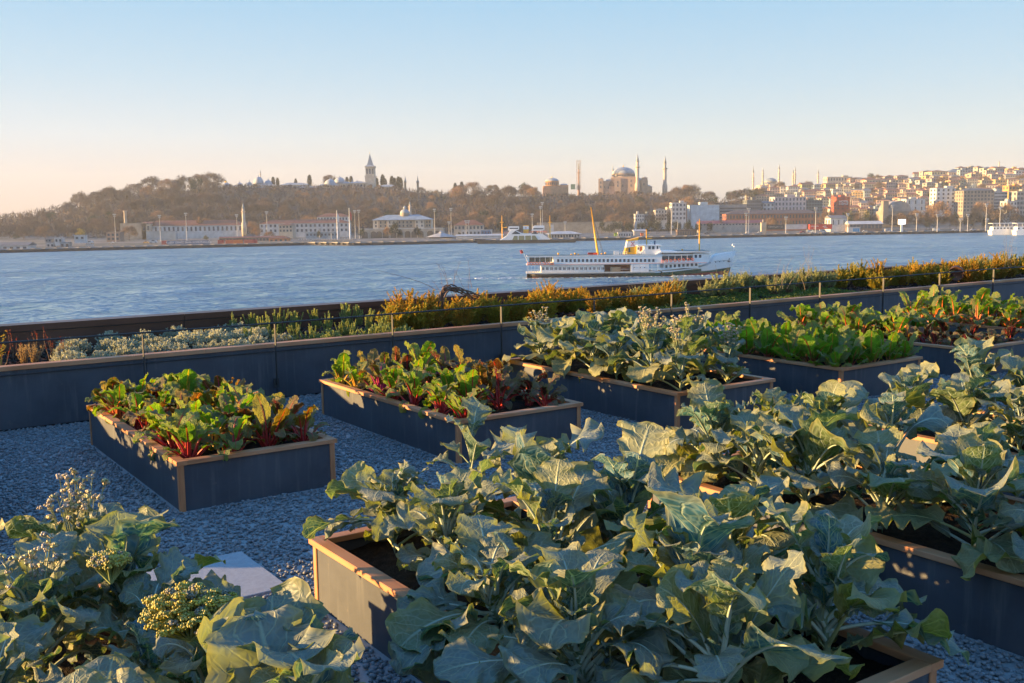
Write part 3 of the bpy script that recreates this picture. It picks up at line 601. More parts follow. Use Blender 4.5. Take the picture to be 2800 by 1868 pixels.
# beds to the right: kale at the corner, then collards
def patch(key, rows, cols, kinds, seed, h, where, nl=13):
    u0, u1, v0, v1 = BEDS[key]; g = np.random.default_rng(seed)
    for r in range(rows):
        for c in range(cols):
            kd = kinds(r, c); nm = {'kale': 'curly yellow green kale', 'collard': 'broad-leaved grey green collard', 'brassica': 'blue green broccoli'}[kd]
            brassica(u0 + .28 + (u1 - u0 - .56) * c / (cols - 1) + g.normal(0, .05), v0 + .3 + (v1 - v0 - .6) * r / (rows - 1) + g.normal(0, .06), h * g.uniform(.88, 1.15), nl + (12 if kd == 'kale' else 7), seed * 100 + r * 7 + c,
                     f"{nm}, {['left', 'right'][c] if cols == 2 else ORD[c]} of {ORD[rows - 1 - r]} row from back, {where}", 'brassicas in ' + where, kd, ns=18 if key[1] < 4 else 13, nt=10 if key[1] < 4 else 8)
patch(('r2', 2), 6, 2, lambda r, c: 'kale' if r >= 5 else 'collard' if (r + c) % 2 else 'brassica', 61, .60, 'kale bed')
patch(('r2', 3), 6, 2, lambda r, c: 'collard' if (r + c) % 3 else 'brassica', 71, .57, 'right edge collard bed')
patch(('r2', 4), 6, 2, lambda r, c: 'collard', 81, .52, 'back collard bed')
patch(('r2', 5), 5, 2, lambda r, c: 'collard', 91, .48, 'farthest collard bed')
# ------------------------------------------------------------------ shrubs of the planting strip
def foliage_mat(name, trans=.3, tcol=(1.6, 1.5, .7), rough=.6):
    t = NT(name); c = t.attr('col'); r = t.new('ObjectInfo').outputs['Random']
    c = t.mix(1.0, c, t.mix(r, (.85, .85, .85), (1.15, 1.12, 1.1)), 'MULTIPLY')
    t.base(c, rough, 0, .25); tr = t.new('BsdfTranslucent'); t.l.new(t.mix(1.0, c, tcol, 'MULTIPLY'), tr.inputs[0])
    mx = t.new('MixShader'); mx.inputs[0].default_value = trans; t.l.new(t.b.outputs[0], mx.inputs[1]); t.l.new(tr.outputs[0], mx.inputs[2]); t.l.new(mx.outputs[0], t.out.inputs[0]); return t.m
SHRUB = foliage_mat('shrub_foliage'); GOLD = foliage_mat('juniper_foliage', .35, (1.5, 1.35, .8))
def bark_mat():
    t = NT('shrub_bark'); t.base(t.attr('col'), .85, 0, .2); return t.m
BARK = bark_mat()
def needles(mb, P, D, L, Wd, g, cols, per, spread=.9):
    # P: points (n,3), D: local axis directions; per needles at each
    n = len(P) * per; p = np.repeat(P, per, 0); d = np.repeat(D, per, 0)
    q = g.normal(0, 1, (n, 3)); q -= (q * d).sum(1)[:, None] * d; q /= np.linalg.norm(q, axis=1)[:, None] + 1e-9
    dr = d + q * spread * g.uniform(.5, 1.3, n)[:, None]; dr /= np.linalg.norm(dr, axis=1)[:, None]
    sd = np.cross(dr, g.normal(0, 1, (n, 3))); sd /= np.linalg.norm(sd, axis=1)[:, None] + 1e-9
    l = (L * g.uniform(.6, 1.3, n))[:, None]; w = (Wd * g.uniform(.7, 1.3, n))[:, None]
    V = np.stack([p - sd * w * .5, p + sd * w * .5, p + dr * l * .7 + sd * w * .5, p + dr * l, p + dr * l * .7 - sd * w * .5], 1).reshape(-1, 3)
    c = np.array(cols)[g.integers(0, len(cols), n)] * g.uniform(.75, 1.25, (n, 1))
    mb.add(V, np.arange(5 * n).reshape(-1, 5), col=np.repeat(c, 5, 0))
def shoot(p0, d, L, g, n=9, curl=.25, up=.0):
    P = [np.array(p0, float)]; d = np.array(d, float)
    for _ in range(n):
        d = d + g.normal(0, curl / n ** .5, 3) * .5 + [0, 0, up / n]; d /= np.linalg.norm(d); P.append(P[-1] + d * L / n)
    return np.array(P)
def bush(seed, kind):
    g = np.random.default_rng(seed); fo, st = MB(), MB()
    cfg = {'santolina': dict(n=150, h=.17, r=.13, L=.020, w=.008, per=7, cols=[(.42, .44, .40), (.50, .50, .44), (.34, .38, .36)], lean=1.0, seg=5),
           'rosemary': dict(n=15, h=.36, r=.10, L=.022, w=.0055, per=9, cols=[(.32, .36, .12), (.40, .42, .16), (.24, .30, .12)], lean=.12, seg=20),
           'rosemary_low': dict(n=22, h=.17, r=.16, L=.022, w=.0055, per=8, cols=[(.30, .34, .13), (.22, .28, .13)], lean=.8, seg=10),
           'juniper': dict(n=28, h=.50, r=.14, L=.026, w=.0085, per=10, cols=[(.48, .29, .045), (.38, .30, .05), (.52, .26, .035), (.27, .27, .05)], lean=.55, seg=12, sub=7),
           'juniper_green': dict(n=26, h=.44, r=.14, L=.026, w=.0085, per=10, cols=[(.38, .34, .045), (.30, .30, .045), (.44, .30, .04)], lean=.6, seg=12, sub=7),
           'lavender': dict(n=46, h=.42, r=.10, L=.034, w=.007, per=8, cols=[(.30, .33, .16), (.38, .38, .19), (.25, .30, .17)], lean=.35, seg=10, bare=.45),
           'berberis': dict(n=5, h=.42, r=.10, L=.018, w=.011, per=1, cols=[(.20, .035, .025), (.28, .06, .03), (.12, .025, .03)], lean=.35, seg=12, bare=.4),
           'drygrass': dict(n=30, h=.34, r=.04, L=.03, w=.004, per=2, cols=[(.42, .30, .16), (.36, .26, .15)], lean=.3, seg=8)}[kind]
    for i in range(cfg['n']):
        a = g.uniform(0, 6.283); rr = cfg['r'] * math.sqrt(g.random()); out = rr / cfg['r']
        d = np.array([math.cos(a) * cfg['lean'] * out, math.sin(a) * cfg['lean'] * out, 1.0]) + g.normal(0, .08, 3); d /= np.linalg.norm(d)
        h = cfg['h'] * g.uniform(.6, 1.12) * (1 - .25 * out if kind != 'santolina' else math.sqrt(max(.12, 1 - .75 * out ** 2)))
        P = shoot((rr * math.cos(a) * .6, rr * math.sin(a) * .6, 0), d, h, g, cfg['seg'], .3)
        if kind != 'santolina': st.tube(P, np.linspace(.005, .0015, len(P)), 4, col=(.16, .10, .06))
        D = np.gradient(P, axis=0); D /= np.linalg.norm(D, axis=1)[:, None]
        k0 = int(len(P) * cfg.get('bare', .12)) if kind != 'santolina' else len(P) - 2
        if 'sub' in cfg:
            for _ in range(cfg['sub']):
                k = g.integers(max(1, k0), len(P) - 1); dd = D[k] * .9 + g.normal(0, .45, 3); dd[2] += .12; dd /= np.linalg.norm(dd)
                Q = shoot(P[k], dd, h * g.uniform(.15, .36), g, 6, .3); E_ = np.gradient(Q, axis=0); E_ /= np.linalg.norm(E_, axis=1)[:, None]
                needles(fo, Q[1:], E_[1:], cfg['L'], cfg['w'], g, cfg['cols'], cfg['per'], .7)
        Pf = np.vstack([P[k0:], (P[k0:-1] + P[k0 + 1:]) / 2]) if len(P) - k0 > 1 else P[k0:]
        Df = np.vstack([D[k0:], D[k0:-1]]) if len(P) - k0 > 1 else D[k0:]
        needles(fo, Pf, Df, cfg['L'], cfg['w'], g, cfg['cols'], cfg['per'], .55 if kind == 'rosemary' else .8)
        if kind == 'lavender' and g.random() < .25:
            Q = shoot(P[-1], D[-1], .16, g, 5, .2); st.tube(Q, .0018, 3, col=(.30, .26, .14))
    return fo, st
BUSH = {}
SPEC = {'santolina': ('santolina_shrub', 'silver grey santolina mound', 'shrub'), 'rosemary': ('rosemary_shrub', 'upright rosemary', 'shrub'), 'rosemary_low': ('rosemary_shrub', 'low rosemary', 'shrub'), 'juniper': ('juniper_shrub', 'rusty golden juniper', 'shrub'),
        'juniper_green': ('juniper_shrub', 'yellow green juniper', 'shrub'), 'lavender': ('lavender_shrub', 'grey green lavender on bare stems', 'shrub'), 'berberis': ('barberry_shrub', 'sparse red-leaved barberry', 'shrub'), 'drygrass': ('dry_grass_tuft', 'dry tan grass tuft', 'grass tuft')}
def put_bush(kind, u, v, sc=1.0, where='', z=SZ - .01):
    vs = BUSH.setdefault(kind, []); nm, lb, ct = SPEC[kind]
    lab = (lb + ' ' + where).strip(); grp = {'santolina': 'grey santolina mounds behind the wall', 'rosemary': 'rosemary bushes behind the wall', 'rosemary_low': 'rosemary bushes behind the wall', 'juniper': 'golden junipers behind the wall', 'juniper_green': 'golden junipers behind the wall', 'lavender': 'lavender shrubs along the parapet', 'berberis': 'red barberries at the left end', 'drygrass': 'dry grass tufts behind the wall'}[kind]
    if len(vs) < 4:
        fo, st = bush(len(vs) * 31 + len(BUSH) * 7 + 3, kind); t = thing(nm, lab, ct, Z(u, v, z), R.uniform(0, 6.28), grp); t.scale = (sc,) * 3
        obj('foliage', fo, GOLD if 'juniper' in kind else SHRUB, t)
        if st.V: obj('stems', st, BARK, t)
        vs.append(t); return t
    return dup(vs[R.randrange(4)], Z(u, v, z), R.uniform(0, 6.28), sc, lab, grp)
def along(kind, px0, px1, n, v0, v1, s0, s1, where, seed):
    g = np.random.default_rng(seed); us = []
    for px in np.linspace(px0, px1, n):
        vv = g.uniform(v0, v1); lo, hi = -12., 40.     # u at which this v crosses the column px
        for _ in range(40):
            m_ = (lo + hi) / 2; c = M3 @ (Z(m_, vv, .7) - np.array([0, 0, HC])); x = 1400 + F * c[0] / c[2] if c[2] > .5 else -9e9
            lo, hi = (m_, hi) if x < px else (lo, m_)
        us.append((lo + g.normal(0, .05), vv))
    us.sort()
    for i, (u, vv) in enumerate(us): put_bush(kind, u, vv, g.uniform(s0, s1), where.format(ORD[i] if i < 13 else str(i + 1) + 'th'))
along('santolina', 170, 760, 12, 12.55, 12.95, .8, 1.05, '{} from left in the front line along the cap', 1)
along('santolina', 190, 700, 12, 13.1, 13.7, .95, 1.3, '{} from left in the second line behind the cap', 2)
along('santolina', 220, 660, 6, 13.9, 14.3, 1.0, 1.3, '{} from left in the line along the parapet', 3)
along('rosemary', 640, 1100, 12, 13.3, 14.3, .85, 1.15, '{} from left along the bronze parapet', 4)
along('rosemary', 690, 1090, 8, 12.9, 13.3, .65, .9, '{} from left in the middle of the strip', 5)
along('rosemary_low', 770, 1130, 13, 12.55, 13.0, .8, 1.15, '{} from left beside the cap', 6)
along('juniper', 1100, 1500, 9, 12.95, 13.7, .85, 1.15, '{} from left around the dry arched branch', 7)
along('juniper_green', 1090, 1480, 7, 12.9, 13.8, .75, 1.05, '{} from left around the dry arched branch', 8)
along('juniper', 1480, 1830, 10, 13.0, 14.3, .58, .85, '{} from left below the white ferry', 9)
along('juniper_green', 1500, 1840, 7, 12.9, 13.9, .55, .85, '{} from left below the white ferry', 10)
along('lavender', 1740, 1860, 3, 13.9, 14.4, .85, 1.05, '{} from left below the ferry bow', 11)
along('lavender', 1930, 2340, 12, 13.7, 14.4, .9, 1.25, '{} from left, right of the ferry', 12)
along('juniper_green', 2310, 2790, 12, 12.9, 14.2, .9, 1.2, '{} from left near the floodlight', 13)
along('juniper', 2400, 2760, 12, 12.8, 14.0, .85, 1.15, '{} from left near the floodlight', 14)
along('lavender', 2640, 2830, 6, 13.6, 14.3, 1.0, 1.3, '{} from left at the right edge', 15)
along('berberis', -60, 190, 6, 13.0, 14.2, .8, 1.05, '{} from left beside the grey mounds', 16)
along('drygrass', 60, 160, 3, 12.8, 13.2, .7, .9, '{} from left at the left end', 17)
along('juniper', 1560, 1800, 3, 13.9, 14.4, .5, .8, '{} from left close to the parapet under the ferry', 19)
# unseen santolina added left of frame to cast shade, kept low so sun passes
for k, u in enumerate(np.linspace(-6, .5, 9)): put_bush('santolina', u, 12.9 + .3 * math.sin(k * 2.1), .9, f'{ORD[k]} along the strip beyond the left edge')
# ground cover under the lavender
g = np.random.default_rng(90); N = 15000; u = g.uniform(11.2, 17.5, N); v = WV + .15 + (PV - WV - .2) * g.random(N) ** 1.25; m_ = MB()
bl = .05 * (np.sin(u * 3.1) + np.sin(v * 5 + u)) ; keep = (np.sin(u * 2.3 + 1) + np.sin(v * 3.7) + g.normal(0, .7, N)) > -1.0; u, v, bl = u[keep], v[keep], bl[keep]
P = u[:, None] * UD + v[:, None] * VD + np.stack([0 * u, 0 * u, SZ + .02 + np.abs(bl) * g.random(len(u))], 1)
needles(m_, P, np.tile([0, 0, 1.0], (len(P), 1)), .035, .018, g, [(.09, .14, .03), (.13, .18, .03), (.07, .12, .04), (.2, .2, .04)], 2, 1.6)
tag(obj('ground_cover', m_, SHRUB), 'low green creeping ground cover behind the wall below the lavender', 'ground cover', kind='stuff')
# dry arched vine
g = np.random.default_rng(5); t = thing('dry_vine', 'bare brown vine bent into a low arch among golden junipers', 'vine', Z(7.95, 13.4, SZ), GR); m_ = MB()
for k in range(9):
    s = np.linspace(0, 1, 16); jx = g.normal(0, .03, 3); L = g.uniform(.85, 1.15)
    P = np.stack([-.03 + 1.15 * L * s ** 1.6 + jx[0], jx[1] + .05 * np.sin(s * 7 + k), (.62 + jx[2]) * np.sin(s ** .55 * 2.75) * (1 - .15 * s) + .03 * np.sin(s * 12 + k * 2)], 1); m_.tube(P, np.linspace(.014, .005, 16), 5, col=(.17, .11, .08))
obj('bent_stems', m_, BARK, t); m_ = MB()
for k in range(10):
    p0 = np.array([g.uniform(0, .6), 0, g.uniform(.35, .58)]); d = np.array([g.normal(-.3, .5), g.normal(0, .2), 1.0]); P = shoot(p0, d / np.linalg.norm(d), g.uniform(.25, .62), g, 8, .5); m_.tube(P, np.linspace(.004, .0015, 9), 4, col=(.24, .17, .12))
    for q in P[3::2]: m_.tube(shoot(q, g.normal(0, 1, 3) * [1, .5, .5] + [0, 0, .4], .05, g, 2), .0014, 3, col=(.26, .19, .12))
P = np.stack([-.1 - 1.0 * np.linspace(0, 1, 10), 0 * np.linspace(0, 1, 10), .55 + .35 * np.linspace(0, 1, 10) ** .7], 1); m_.tube(P, np.linspace(.004, .0015, 10), 4, col=(.24, .17, .12))
obj('twigs', m_, BARK, t)
def twigs(px, py0, py1, label, seed, n=5):
    g = np.random.default_rng(seed); m_ = MB(); b = G(px, py0, .9)
    for k in range(n):
        P = shoot(b + g.normal(0, .12, 3) * [1, 1, 0], [g.normal(0, .3), 0, 1], (py0 - py1) / 2805 * b[1] * g.uniform(.6, 1.1), g, 9, .6); m_.tube(P, np.linspace(.004, .0012, 10), 4, col=(.26, .20, .13))
        for q in P[4::2]: m_.tube(shoot(q, g.normal(0, .6, 3) + [0, 0, .7], .10, g, 4, .5), .0014, 3, col=(.28, .22, .13))
    tag(obj('bare_twigs', m_, BARK), label, 'twigs')
twigs(2150, 790, 690, 'thin bare twigs above the lavender right of the ferry', 3); twigs(2215, 760, 655, 'thin curved branch standing above the lavender near the open water', 4, 3); twigs(2760, 730, 640, 'fine bare twigs at the right edge before the distant white boat', 6, 6)
# yellow flower spikes at the left edge
g = np.random.default_rng(44); t = thing('yellow_flower', 'bright yellow flowering stem at the left edge over the wall cap', 'flower', G(6, 1000, .62) - np.array([0, .12, 0])); fo, fl = MB(), MB()
for k in range(5):
    P = shoot((g.normal(0, .03), g.normal(0, .03), 0), [g.normal(0, .2), 0, 1], .36 * g.uniform(.7, 1.1), g, 8, .3); fo.tube(P, .003, 4, col=(.16, .2, .05))
    for q in np.repeat(P[3:], 5, 0):
        c = q + g.normal(0, .016, 3)
        for a_ in range(4): fl.add([c, c + [.012 * math.cos(a_ * 1.57), .012 * math.sin(a_ * 1.57), .004], c + [.012 * math.cos(a_ * 1.57 + .9), .012 * math.sin(a_ * 1.57 + .9), .006]], [[0, 1, 2]], col=(.75, .50, .02))
obj('stems', fo, BARK, t); obj('petals', fl, SHRUB, t)
# ------------------------------------------------------------------ ferries
WHITE = plain('white_paint', (.78, .78, .77), .4, .06, .4); YEL = plain('yellow_paint', (.80, .40, .02), .42, .08, .5); REDP = plain('red_paint', (.45, .03, .02), .5, .1, .5)
GLASS = plain('dark_window', (.05, .065, .085), .12, .2, .3, 0, 0, .6); DARKH = plain('dark_hull', (.035, .03, .03), .5, .15, .4); ORANGE = plain('orange_ring', (.75, .16, .05), .5, .08, .5)
BROWNP = plain('brown_doors', (.22, .07, .03), .55, .15, .5); GREYP = plain('grey_paint', (.36, .37, .38), .5, .1, .4); BLUEG = plain('blue_grey_deck', (.10, .17, .19), .6, .1, .4); CRATE = plain('baggage_cage', (.30, .22, .14), .7, .15, .6)
UNIT = MB(); UNIT.box((0, 0, 0), (1, 1, 1)); UNITS = {}
def unit(name, mat):
    k = (name, mat.name)
    if k not in UNITS: UNITS[k] = UNIT.mesh(name, mat)
    return UNITS[k]
def ub(name, mat, parent, c, size, rz=0.0, ry=0.0):      # a box that shares one mesh, scaled to size
    o = link(name, unit(name, mat), parent); o.location = [float(q) for q in c]; o.scale = [float(q) for q in size]
    if rz or ry: o.rotation_euler = (0, ry, rz)
    return o
def hull_mat():
    t = NT('ferry_hull_paint'); sx = t.new('SeparateXYZ'); t.l.new(t.coord('Object'), sx.inputs[0]); x, z = sx.outputs[0], sx.outputs[2]
    n = t.noise(t.coord('Object'), .5, 3, .6)
    gline = t.math('ADD', 1.35, t.math('MULTIPLY', t.smooth(x, 43, 58), .95)); step = t.math('MULTIPLY', t.math('GREATER_THAN', x, 57.6), -.75); gline = t.math('ADD', t.math('ADD', gline, step), t.math('MULTIPLY', t.smooth(x, 58, 69), .95))
    rline = t.math('ADD', .12, t.math('MULTIPLY', t.smooth(x, 40, 68), 1.15))
    green = t.mix(t.smooth(x, 28, 42), (.032, .026, .024), (.012, .075, .05))
    c = t.mix(t.math('LESS_THAN', z, gline), t.mix(t.math('MULTIPLY', n, .12), (.78, .78, .77), (.5, .45, .4)), green); c = t.mix(t.math('LESS_THAN', z, rline), c, (.26, .035, .03))
    t.base(c, .42, 0, .4); return t.m
fy = 343.0
fo = at(1441, 757, fy); fo[2] = WATER
f1 = at(1990, 750, fy); ferry = thing('ferry', 'white two-deck passenger ferry with yellow funnel and masts crossing the strait', 'ferry', fo, 0.0)
PX = .0338
def zx(px, py): return (px - 150) * PX, (785 - .0126 * (px - 150) - py) * PX
Wd = 12.0
def loft(mb, secs, mat=0, smooth=True):   # secs: x, half beam list [(y,z)...]
    n = len(secs[0][1]); V = []
    for x, pr in secs: V += [(x + (q[2] if len(q) > 2 else 0), q[0], q[1]) for q in pr]
    Fc = [[i * n + j, (i + 1) * n + j, (i + 1) * n + j + 1, i * n + j + 1] for i in range(len(secs) - 1) for j in range(n - 1)]
    mb.add(V, Fc, smooth=smooth, mat=mat)
# hull: closed strip of sections from keel side to deck and across
def sec(x, hb, top, rake=0.0):
    return (x, [(-hb * .55, -1.2), (-hb * .93, -.1, 0), (-hb, 1.0, rake * .3), (-hb * 1.0, top, rake), (hb, top, rake), (hb, 1.0, rake * .3), (hb * .93, -.1, 0), (hb * .55, -1.2)])
m_ = MB(); S_ = []
for x in np.linspace(0, 70, 36):
    hb = 5.6 * (min(1, (x + 1.2) / 5) ** .45) * (1 if x < 42 else max(.012, 1 - ((x - 42) / 26.6) ** 1.9))
    if x > 67.4: hb = .12
    top = 1.55 if x < 44 else 1.55
    S_.append((x, hb))
secs = [sec(x, hb, 1.55) for x, hb in S_ if x <= 44.5]; loft(m_, secs)
m_.add([(q[0] if True else 0, 0, 0) for q in []] or [(0, -4.2, -1), (0, 4.2, -1), (0, 4.2, 1.5), (0, -4.2, 1.5)], [[0, 1, 2, 3]])
def bow_top(x): return np.interp(x, [44, 50, 56, 59.5, 61, 63, 66, 70], [1.6, 2.0, 2.6, 3.6, 6.7, 7.1, 7.6, 8.15])
secs = []
for x in np.linspace(44.4, 67.2, 26):
    hb = 5.6 * max(.012, 1 - ((x - 42) / 25.6) ** 1.9); tp = bow_top(x); fl = np.interp(x, [44, 58, 67.2], [0, .5, 2.6]); hbt = min(5.6, hb + np.interp(x, [44, 56, 67.2], [0, .5, .9]) * min(1, tp / 8))
    if x > 67.1: hbt = .25
    secs.append((x, [(-hb * .5, -1.2), (-hb * .93, -.1), (-(hb * .6 + hbt * .4), 1.6, fl * .25), (-(hb * .3 + hbt * .7), 1.6 + (tp - 1.6) * .55, fl * .6), (-hbt, tp, fl), (hbt, tp, fl), ((hb * .3 + hbt * .7), 1.6 + (tp - 1.6) * .55, fl * .6), ((hb * .6 + hbt * .4), 1.6, fl * .25), (hb * .93, -.1), (hb * .5, -1.2)]))
loft(m_, secs); obj('hull', m_, hull_mat(), ferry)
m_ = MB(); m_.b2(-.3, 42, -5.75, 5.75, 1.5, 1.75); obj('fender_belt', m_, plain('cream_belt', (.62, .60, .55), .5, .1, .4), ferry)
# main deck house (recessed) and upper deck
m_ = MB(); m_.b2(4.6, 25.4, -4.7, 4.7, 1.75, 4.2); m_.b2(34.1, 40, -5.55, 5.55, 1.75, 4.2); m_.b2(45, 56.5, -4.55, 4.55, 2.6, 4.35); obj('lower_house', m_, WHITE, ferry)
m_ = MB(); m_.b2(25.4, 34.1, -2.6, 2.6, 1.75, 4.1); m_.b2(28.5, 33.4, -2.9, 2.9, 1.8, 4.0); obj('doorway_hall', m_, BROWNP, ferry)
m_ = MB(); m_.b2(27.4, 30.7, -5.4, -4.2, 1.8, 3.35); obj('baggage_cage', m_, CRATE, ferry)
m_ = MB(); m_.b2(-.2, 59.2, -5.6, 5.6, 4.2, 4.5); m_.b2(0, 8.6, -5.6, -5.45, 4.5, 5.0); m_.b2(8.6, 44.3, -5.55, 5.55, 4.5, 7.3); m_.b2(54.6, 60, -5.0, 5.0, 4.5, 7.4); m_.b2(44.3, 54.6, -4.2, 4.2, 4.5, 7.3)
m_.prism([(8.6, 4.5), (8.6, 5.0), (8.0, 4.75), (7.2, 4.5)], -5.6, 5.6); obj('upper_house', m_, WHITE, ferry)
m_ = MB(); m_.prism([(0, 7.2), (42, 7.3), (44, 8.3), (60.2, 8.0), (60.2, 7.75), (44.3, 7.9), (42.5, 7.0), (0, 6.95)], -5.75, 5.75); obj('roof_deck', m_, WHITE, ferry)
m_ = MB(); m_.b2(0, 42, -5.6, 5.6, 7.26, 7.34); m_.b2(45, 60, -5.5, 5.5, 8.05, 8.2); obj('roof_cover', m_, BLUEG, ferry)
m_ = MB(); m_.b2(-.1, 59, -5.66, -5.56, 4.36, 4.46); obj('trim_stripe', m_, ORANGE, ferry)
for k in range(24):
    px = 452 + k * 40.2
    if px > 1420: break
    x, z = zx(px, 612); ub('window', GLASS, ferry, (x, -5.56, z), (.72, .06, .98)); 
for k in range(15):
    px = 305 + k * 41.6
    x, z = zx(px, 692); ub('window', GLASS, ferry, (x, -4.71, z), (.75, .06, .9))
for k in range(8):
    px = 1508 + k * 41.5; x, z = zx(px, 672 - k * 2.9); ub('window', GLASS, ferry, (x, -4.56, z), (.75, .06, .95))
for px in (1793, 1833): x, z = zx(px, 572); ub('window', GLASS, ferry, (x, -5.02, z), (.8, .06, 1.0))
for px in (1190, 1252, 1292):
    x, z = zx(px, 680); o = obj('porthole', MB().cyl((0, -.04, 0), (0, .04, 0), .17, n=10), GLASS, ferry, loc=(x, -5.56, z))
# open verandas: dark recess glazing and posts
ub('veranda_glass', GLASS, ferry, (4.6, -2.2, 5.9), (7.6, .1, 1.6)); ub('veranda_glass', GLASS, ferry, (49.4, -4.22, 5.95), (10.2, .06, 1.5))
for x in (.25, 2.6, 4.2, 6.0, 7.6): ub('veranda_post', WHITE, ferry, (x, -5.5, 5.9), (.12, .12, 2.3))
for x in (46.5, 48.6, 50.7, 52.6): ub('veranda_post', WHITE, ferry, (x, -5.45, 6.0), (.12, .12, 2.5))
m_ = MB(); m_.b2(44.4, 54.6, -5.55, -5.45, 4.5, 5.25); obj('veranda_bulwark', m_, WHITE, ferry)
for x in np.r_[np.arange(.3, 4.6, 1.1), np.arange(5.2, 26, 1.4), 35, 37, 39, 41, 43]: ub('deck_post', WHITE, ferry, (x, -5.5, 3.0), (.1, .1, 2.5))
for a_, b_, z in ((0, 25.5, 2.55), (0, 25.5, 2.15), (0, 4, 2.9), (30.8, 34, 2.6), (40, 45, 2.6), (40, 45, 2.2)): ub('guard_rail', WHITE, ferry, ((a_ + b_) / 2, -5.52, z), (b_ - a_, .05, .06))
ring = MB(); an = np.linspace(0, 2 * math.pi, 15); ring.tube([(.38 * math.cos(q), 0, .38 * math.sin(q)) for q in an], .10, 6, cap=False); rm = ring.mesh('lifebuoy', ORANGE)
for k in range(9): o = link('lifebuoy', rm, ferry); o.location = (.5 + k * .93 + .35 * (k > 4), -5.68, zx(160 + k * 28, 641)[1])
for px in (1468, 1505, 1547, 1587, 1627, 1671, 1716, 1757): x, z = zx(px, 618 - (px - 1468) * .055); o = link('lifebuoy', rm, ferry); o.location = (x, -5.68, z)
# wheelhouse
m_ = MB(); m_.prism([(38.2, 7.3), (44.5, 7.3), (44.0, 8.5), (43.5, 10.2), (38.6, 10.2), (38.6, 9.0), (37.2, 7.6)], -4.2, 4.2); m_.b2(36.4, 44.3, -4.4, 4.4, 10.15, 10.35); m_.b2(36.5, 39, -2.6, 2.6, 7.3, 10.15); obj('wheelhouse', m_, WHITE, ferry)
for x in (40.4, 41.6): ub('window', GLASS, ferry, (x, -4.21, 9.45), (.85, .06, 1.0))
ub('window', GLASS, ferry, (43.0, -4.21, 9.5), (.5, .06, 1.0)); ub('window', GLASS, ferry, (43.82, 0, 9.5), (.06, 7.6, 1.0), 0, .13)
ub('door', BROWNP, ferry, (37.8, -2.62, 9.0), (.9, .06, 1.7)); ub('window', GLASS, ferry, (36.8, -2.62, 9.2), (.5, .06, .8))
m_ = MB(); m_.prism([(32.3, 7.3), (36.4, 7.3), (36.6, 10.0), (32.9, 9.5)], -1.8, 1.8); fun = obj('funnel', m_, YEL, ferry)
m_ = MB(); m_.prism([(32.9, 9.5), (36.6, 10.0), (36.85, 11.9), (33.35, 11.6)], -1.85, 1.85); obj('funnel_band', m_, WHITE, fun)
m_ = MB(); m_.prism([(33.35, 11.6), (36.85, 11.9), (37.2, 12.9), (33.4, 11.95)], -1.9, 1.9); obj('funnel_cap', m_, YEL, fun)
ub('funnel_door', GLASS, fun, (34.0, -1.83, 8.7), (.6, .05, 1.3))
m_ = MB()      # two crossed anchors on the funnel
for s_ in (-1, 1):
    m_.box((0, 0, 0), (.14, .05, 1.35), rot=Matrix.Rotation(s_ * .75, 3, 'Y').to_euler()); m_.tube([(s_ * .42 + .33 * math.cos(q), 0, -.38 + .3 * math.sin(q)) for q in np.linspace(3.6, 6.2, 7)], .06, 4)
    m_.tube([(s_ * -.5 + .13 * math.cos(q), 0, .52 + .13 * math.sin(q)) for q in np.linspace(0, 6.28, 9)], .045, 4)
obj('anchor_emblem', m_, REDP, fun, loc=(35.1, -1.88, 10.8))
for (p0, p1, r0, r1) in (((855, 566), (785, 95), .42, .14), ((1333, 456), (1330, 315), .2, .15), ((1853, 530), (1852, 212), .26, .14)):
    x0, z0 = zx(*p0); x1, z1 = zx(*p1); m_ = MB(); m_.cyl((x0, 0, z0 - .3), (x1, 0, z1), r0, r1, 8)
    if p0[0] < 900: m_.cyl((x0 + (x1 - x0) * .8, -1.2, z0 + (z1 - z0) * .79), (x0 + (x1 - x0) * .8, 1.2, z0 + (z1 - z0) * .79), .07)
    if 1300 < p0[0] < 1400: m_.cyl((x1, 0, z0 + 1.7), (x1 + 1.6, 0, z0 + 1.7), .12); m_.b2(x1 + .2, x1 + 1.9, -.15, .15, z0 + 1.75, z0 + 1.95); m_.b2(x1, x1 + 1.1, -.1, .1, z0 + 2.9, z0 + 3.1)
    if p0[0] > 1800: m_.prism([(x0 - .9, z0 - .5), (x0 + .3, z0 - .5), (x0 + .25, z0 + .4)], -.3, .3)
    o = obj('mast', m_, YEL, ferry)
    if p0[0] < 900:
        m_ = MB()
        for s_ in (-3, -2, 2, 3): m_.cyl((x0 + 1.6, s_, 7.3), (x1 + 1.2, s_ * .05, z1 - 5), .03, n=4)
        obj('rigging', m_, DARKH, o)
for px, py, h in ((460, 570, .95), (588, 570, .6), (625, 570, .95), (656, 568, .6), (886, 564, .6), (921, 563, .85), (1482, 545, .7), (1677, 528, .75)):
    x, z = zx(px, py); m_ = MB(); m_.lathe([(.16, 0), (.16, h * .55), (.34, h * .6), (.34, h * .95), (.1, h)], 8); obj('ventilator', m_, YEL, ferry, loc=(x, -1.5, z))
m_ = MB()
for k in range(8): m_.cyl((20.5 + k * .36, -3.2, 7.75), (20.5 + k * .36, -2.2, 7.75), .36, n=8)
obj('liferaft_rack', m_, REDP, ferry)
for a_, b_, y0 in ((28.6, 33, -5.0), (36, 39, -4.6)):
    m_ = MB()
    for z in (.5, 1.0): m_.cyl((a_, y0, 7.3 + z), (b_, y0, 7.3 + z), .035, n=4)
    for x in np.arange(a_, b_, .7): m_.cyl((x, y0, 7.3), (x, y0, 8.35), .035, n=4)
    obj('guard_rail', m_, WHITE, ferry)
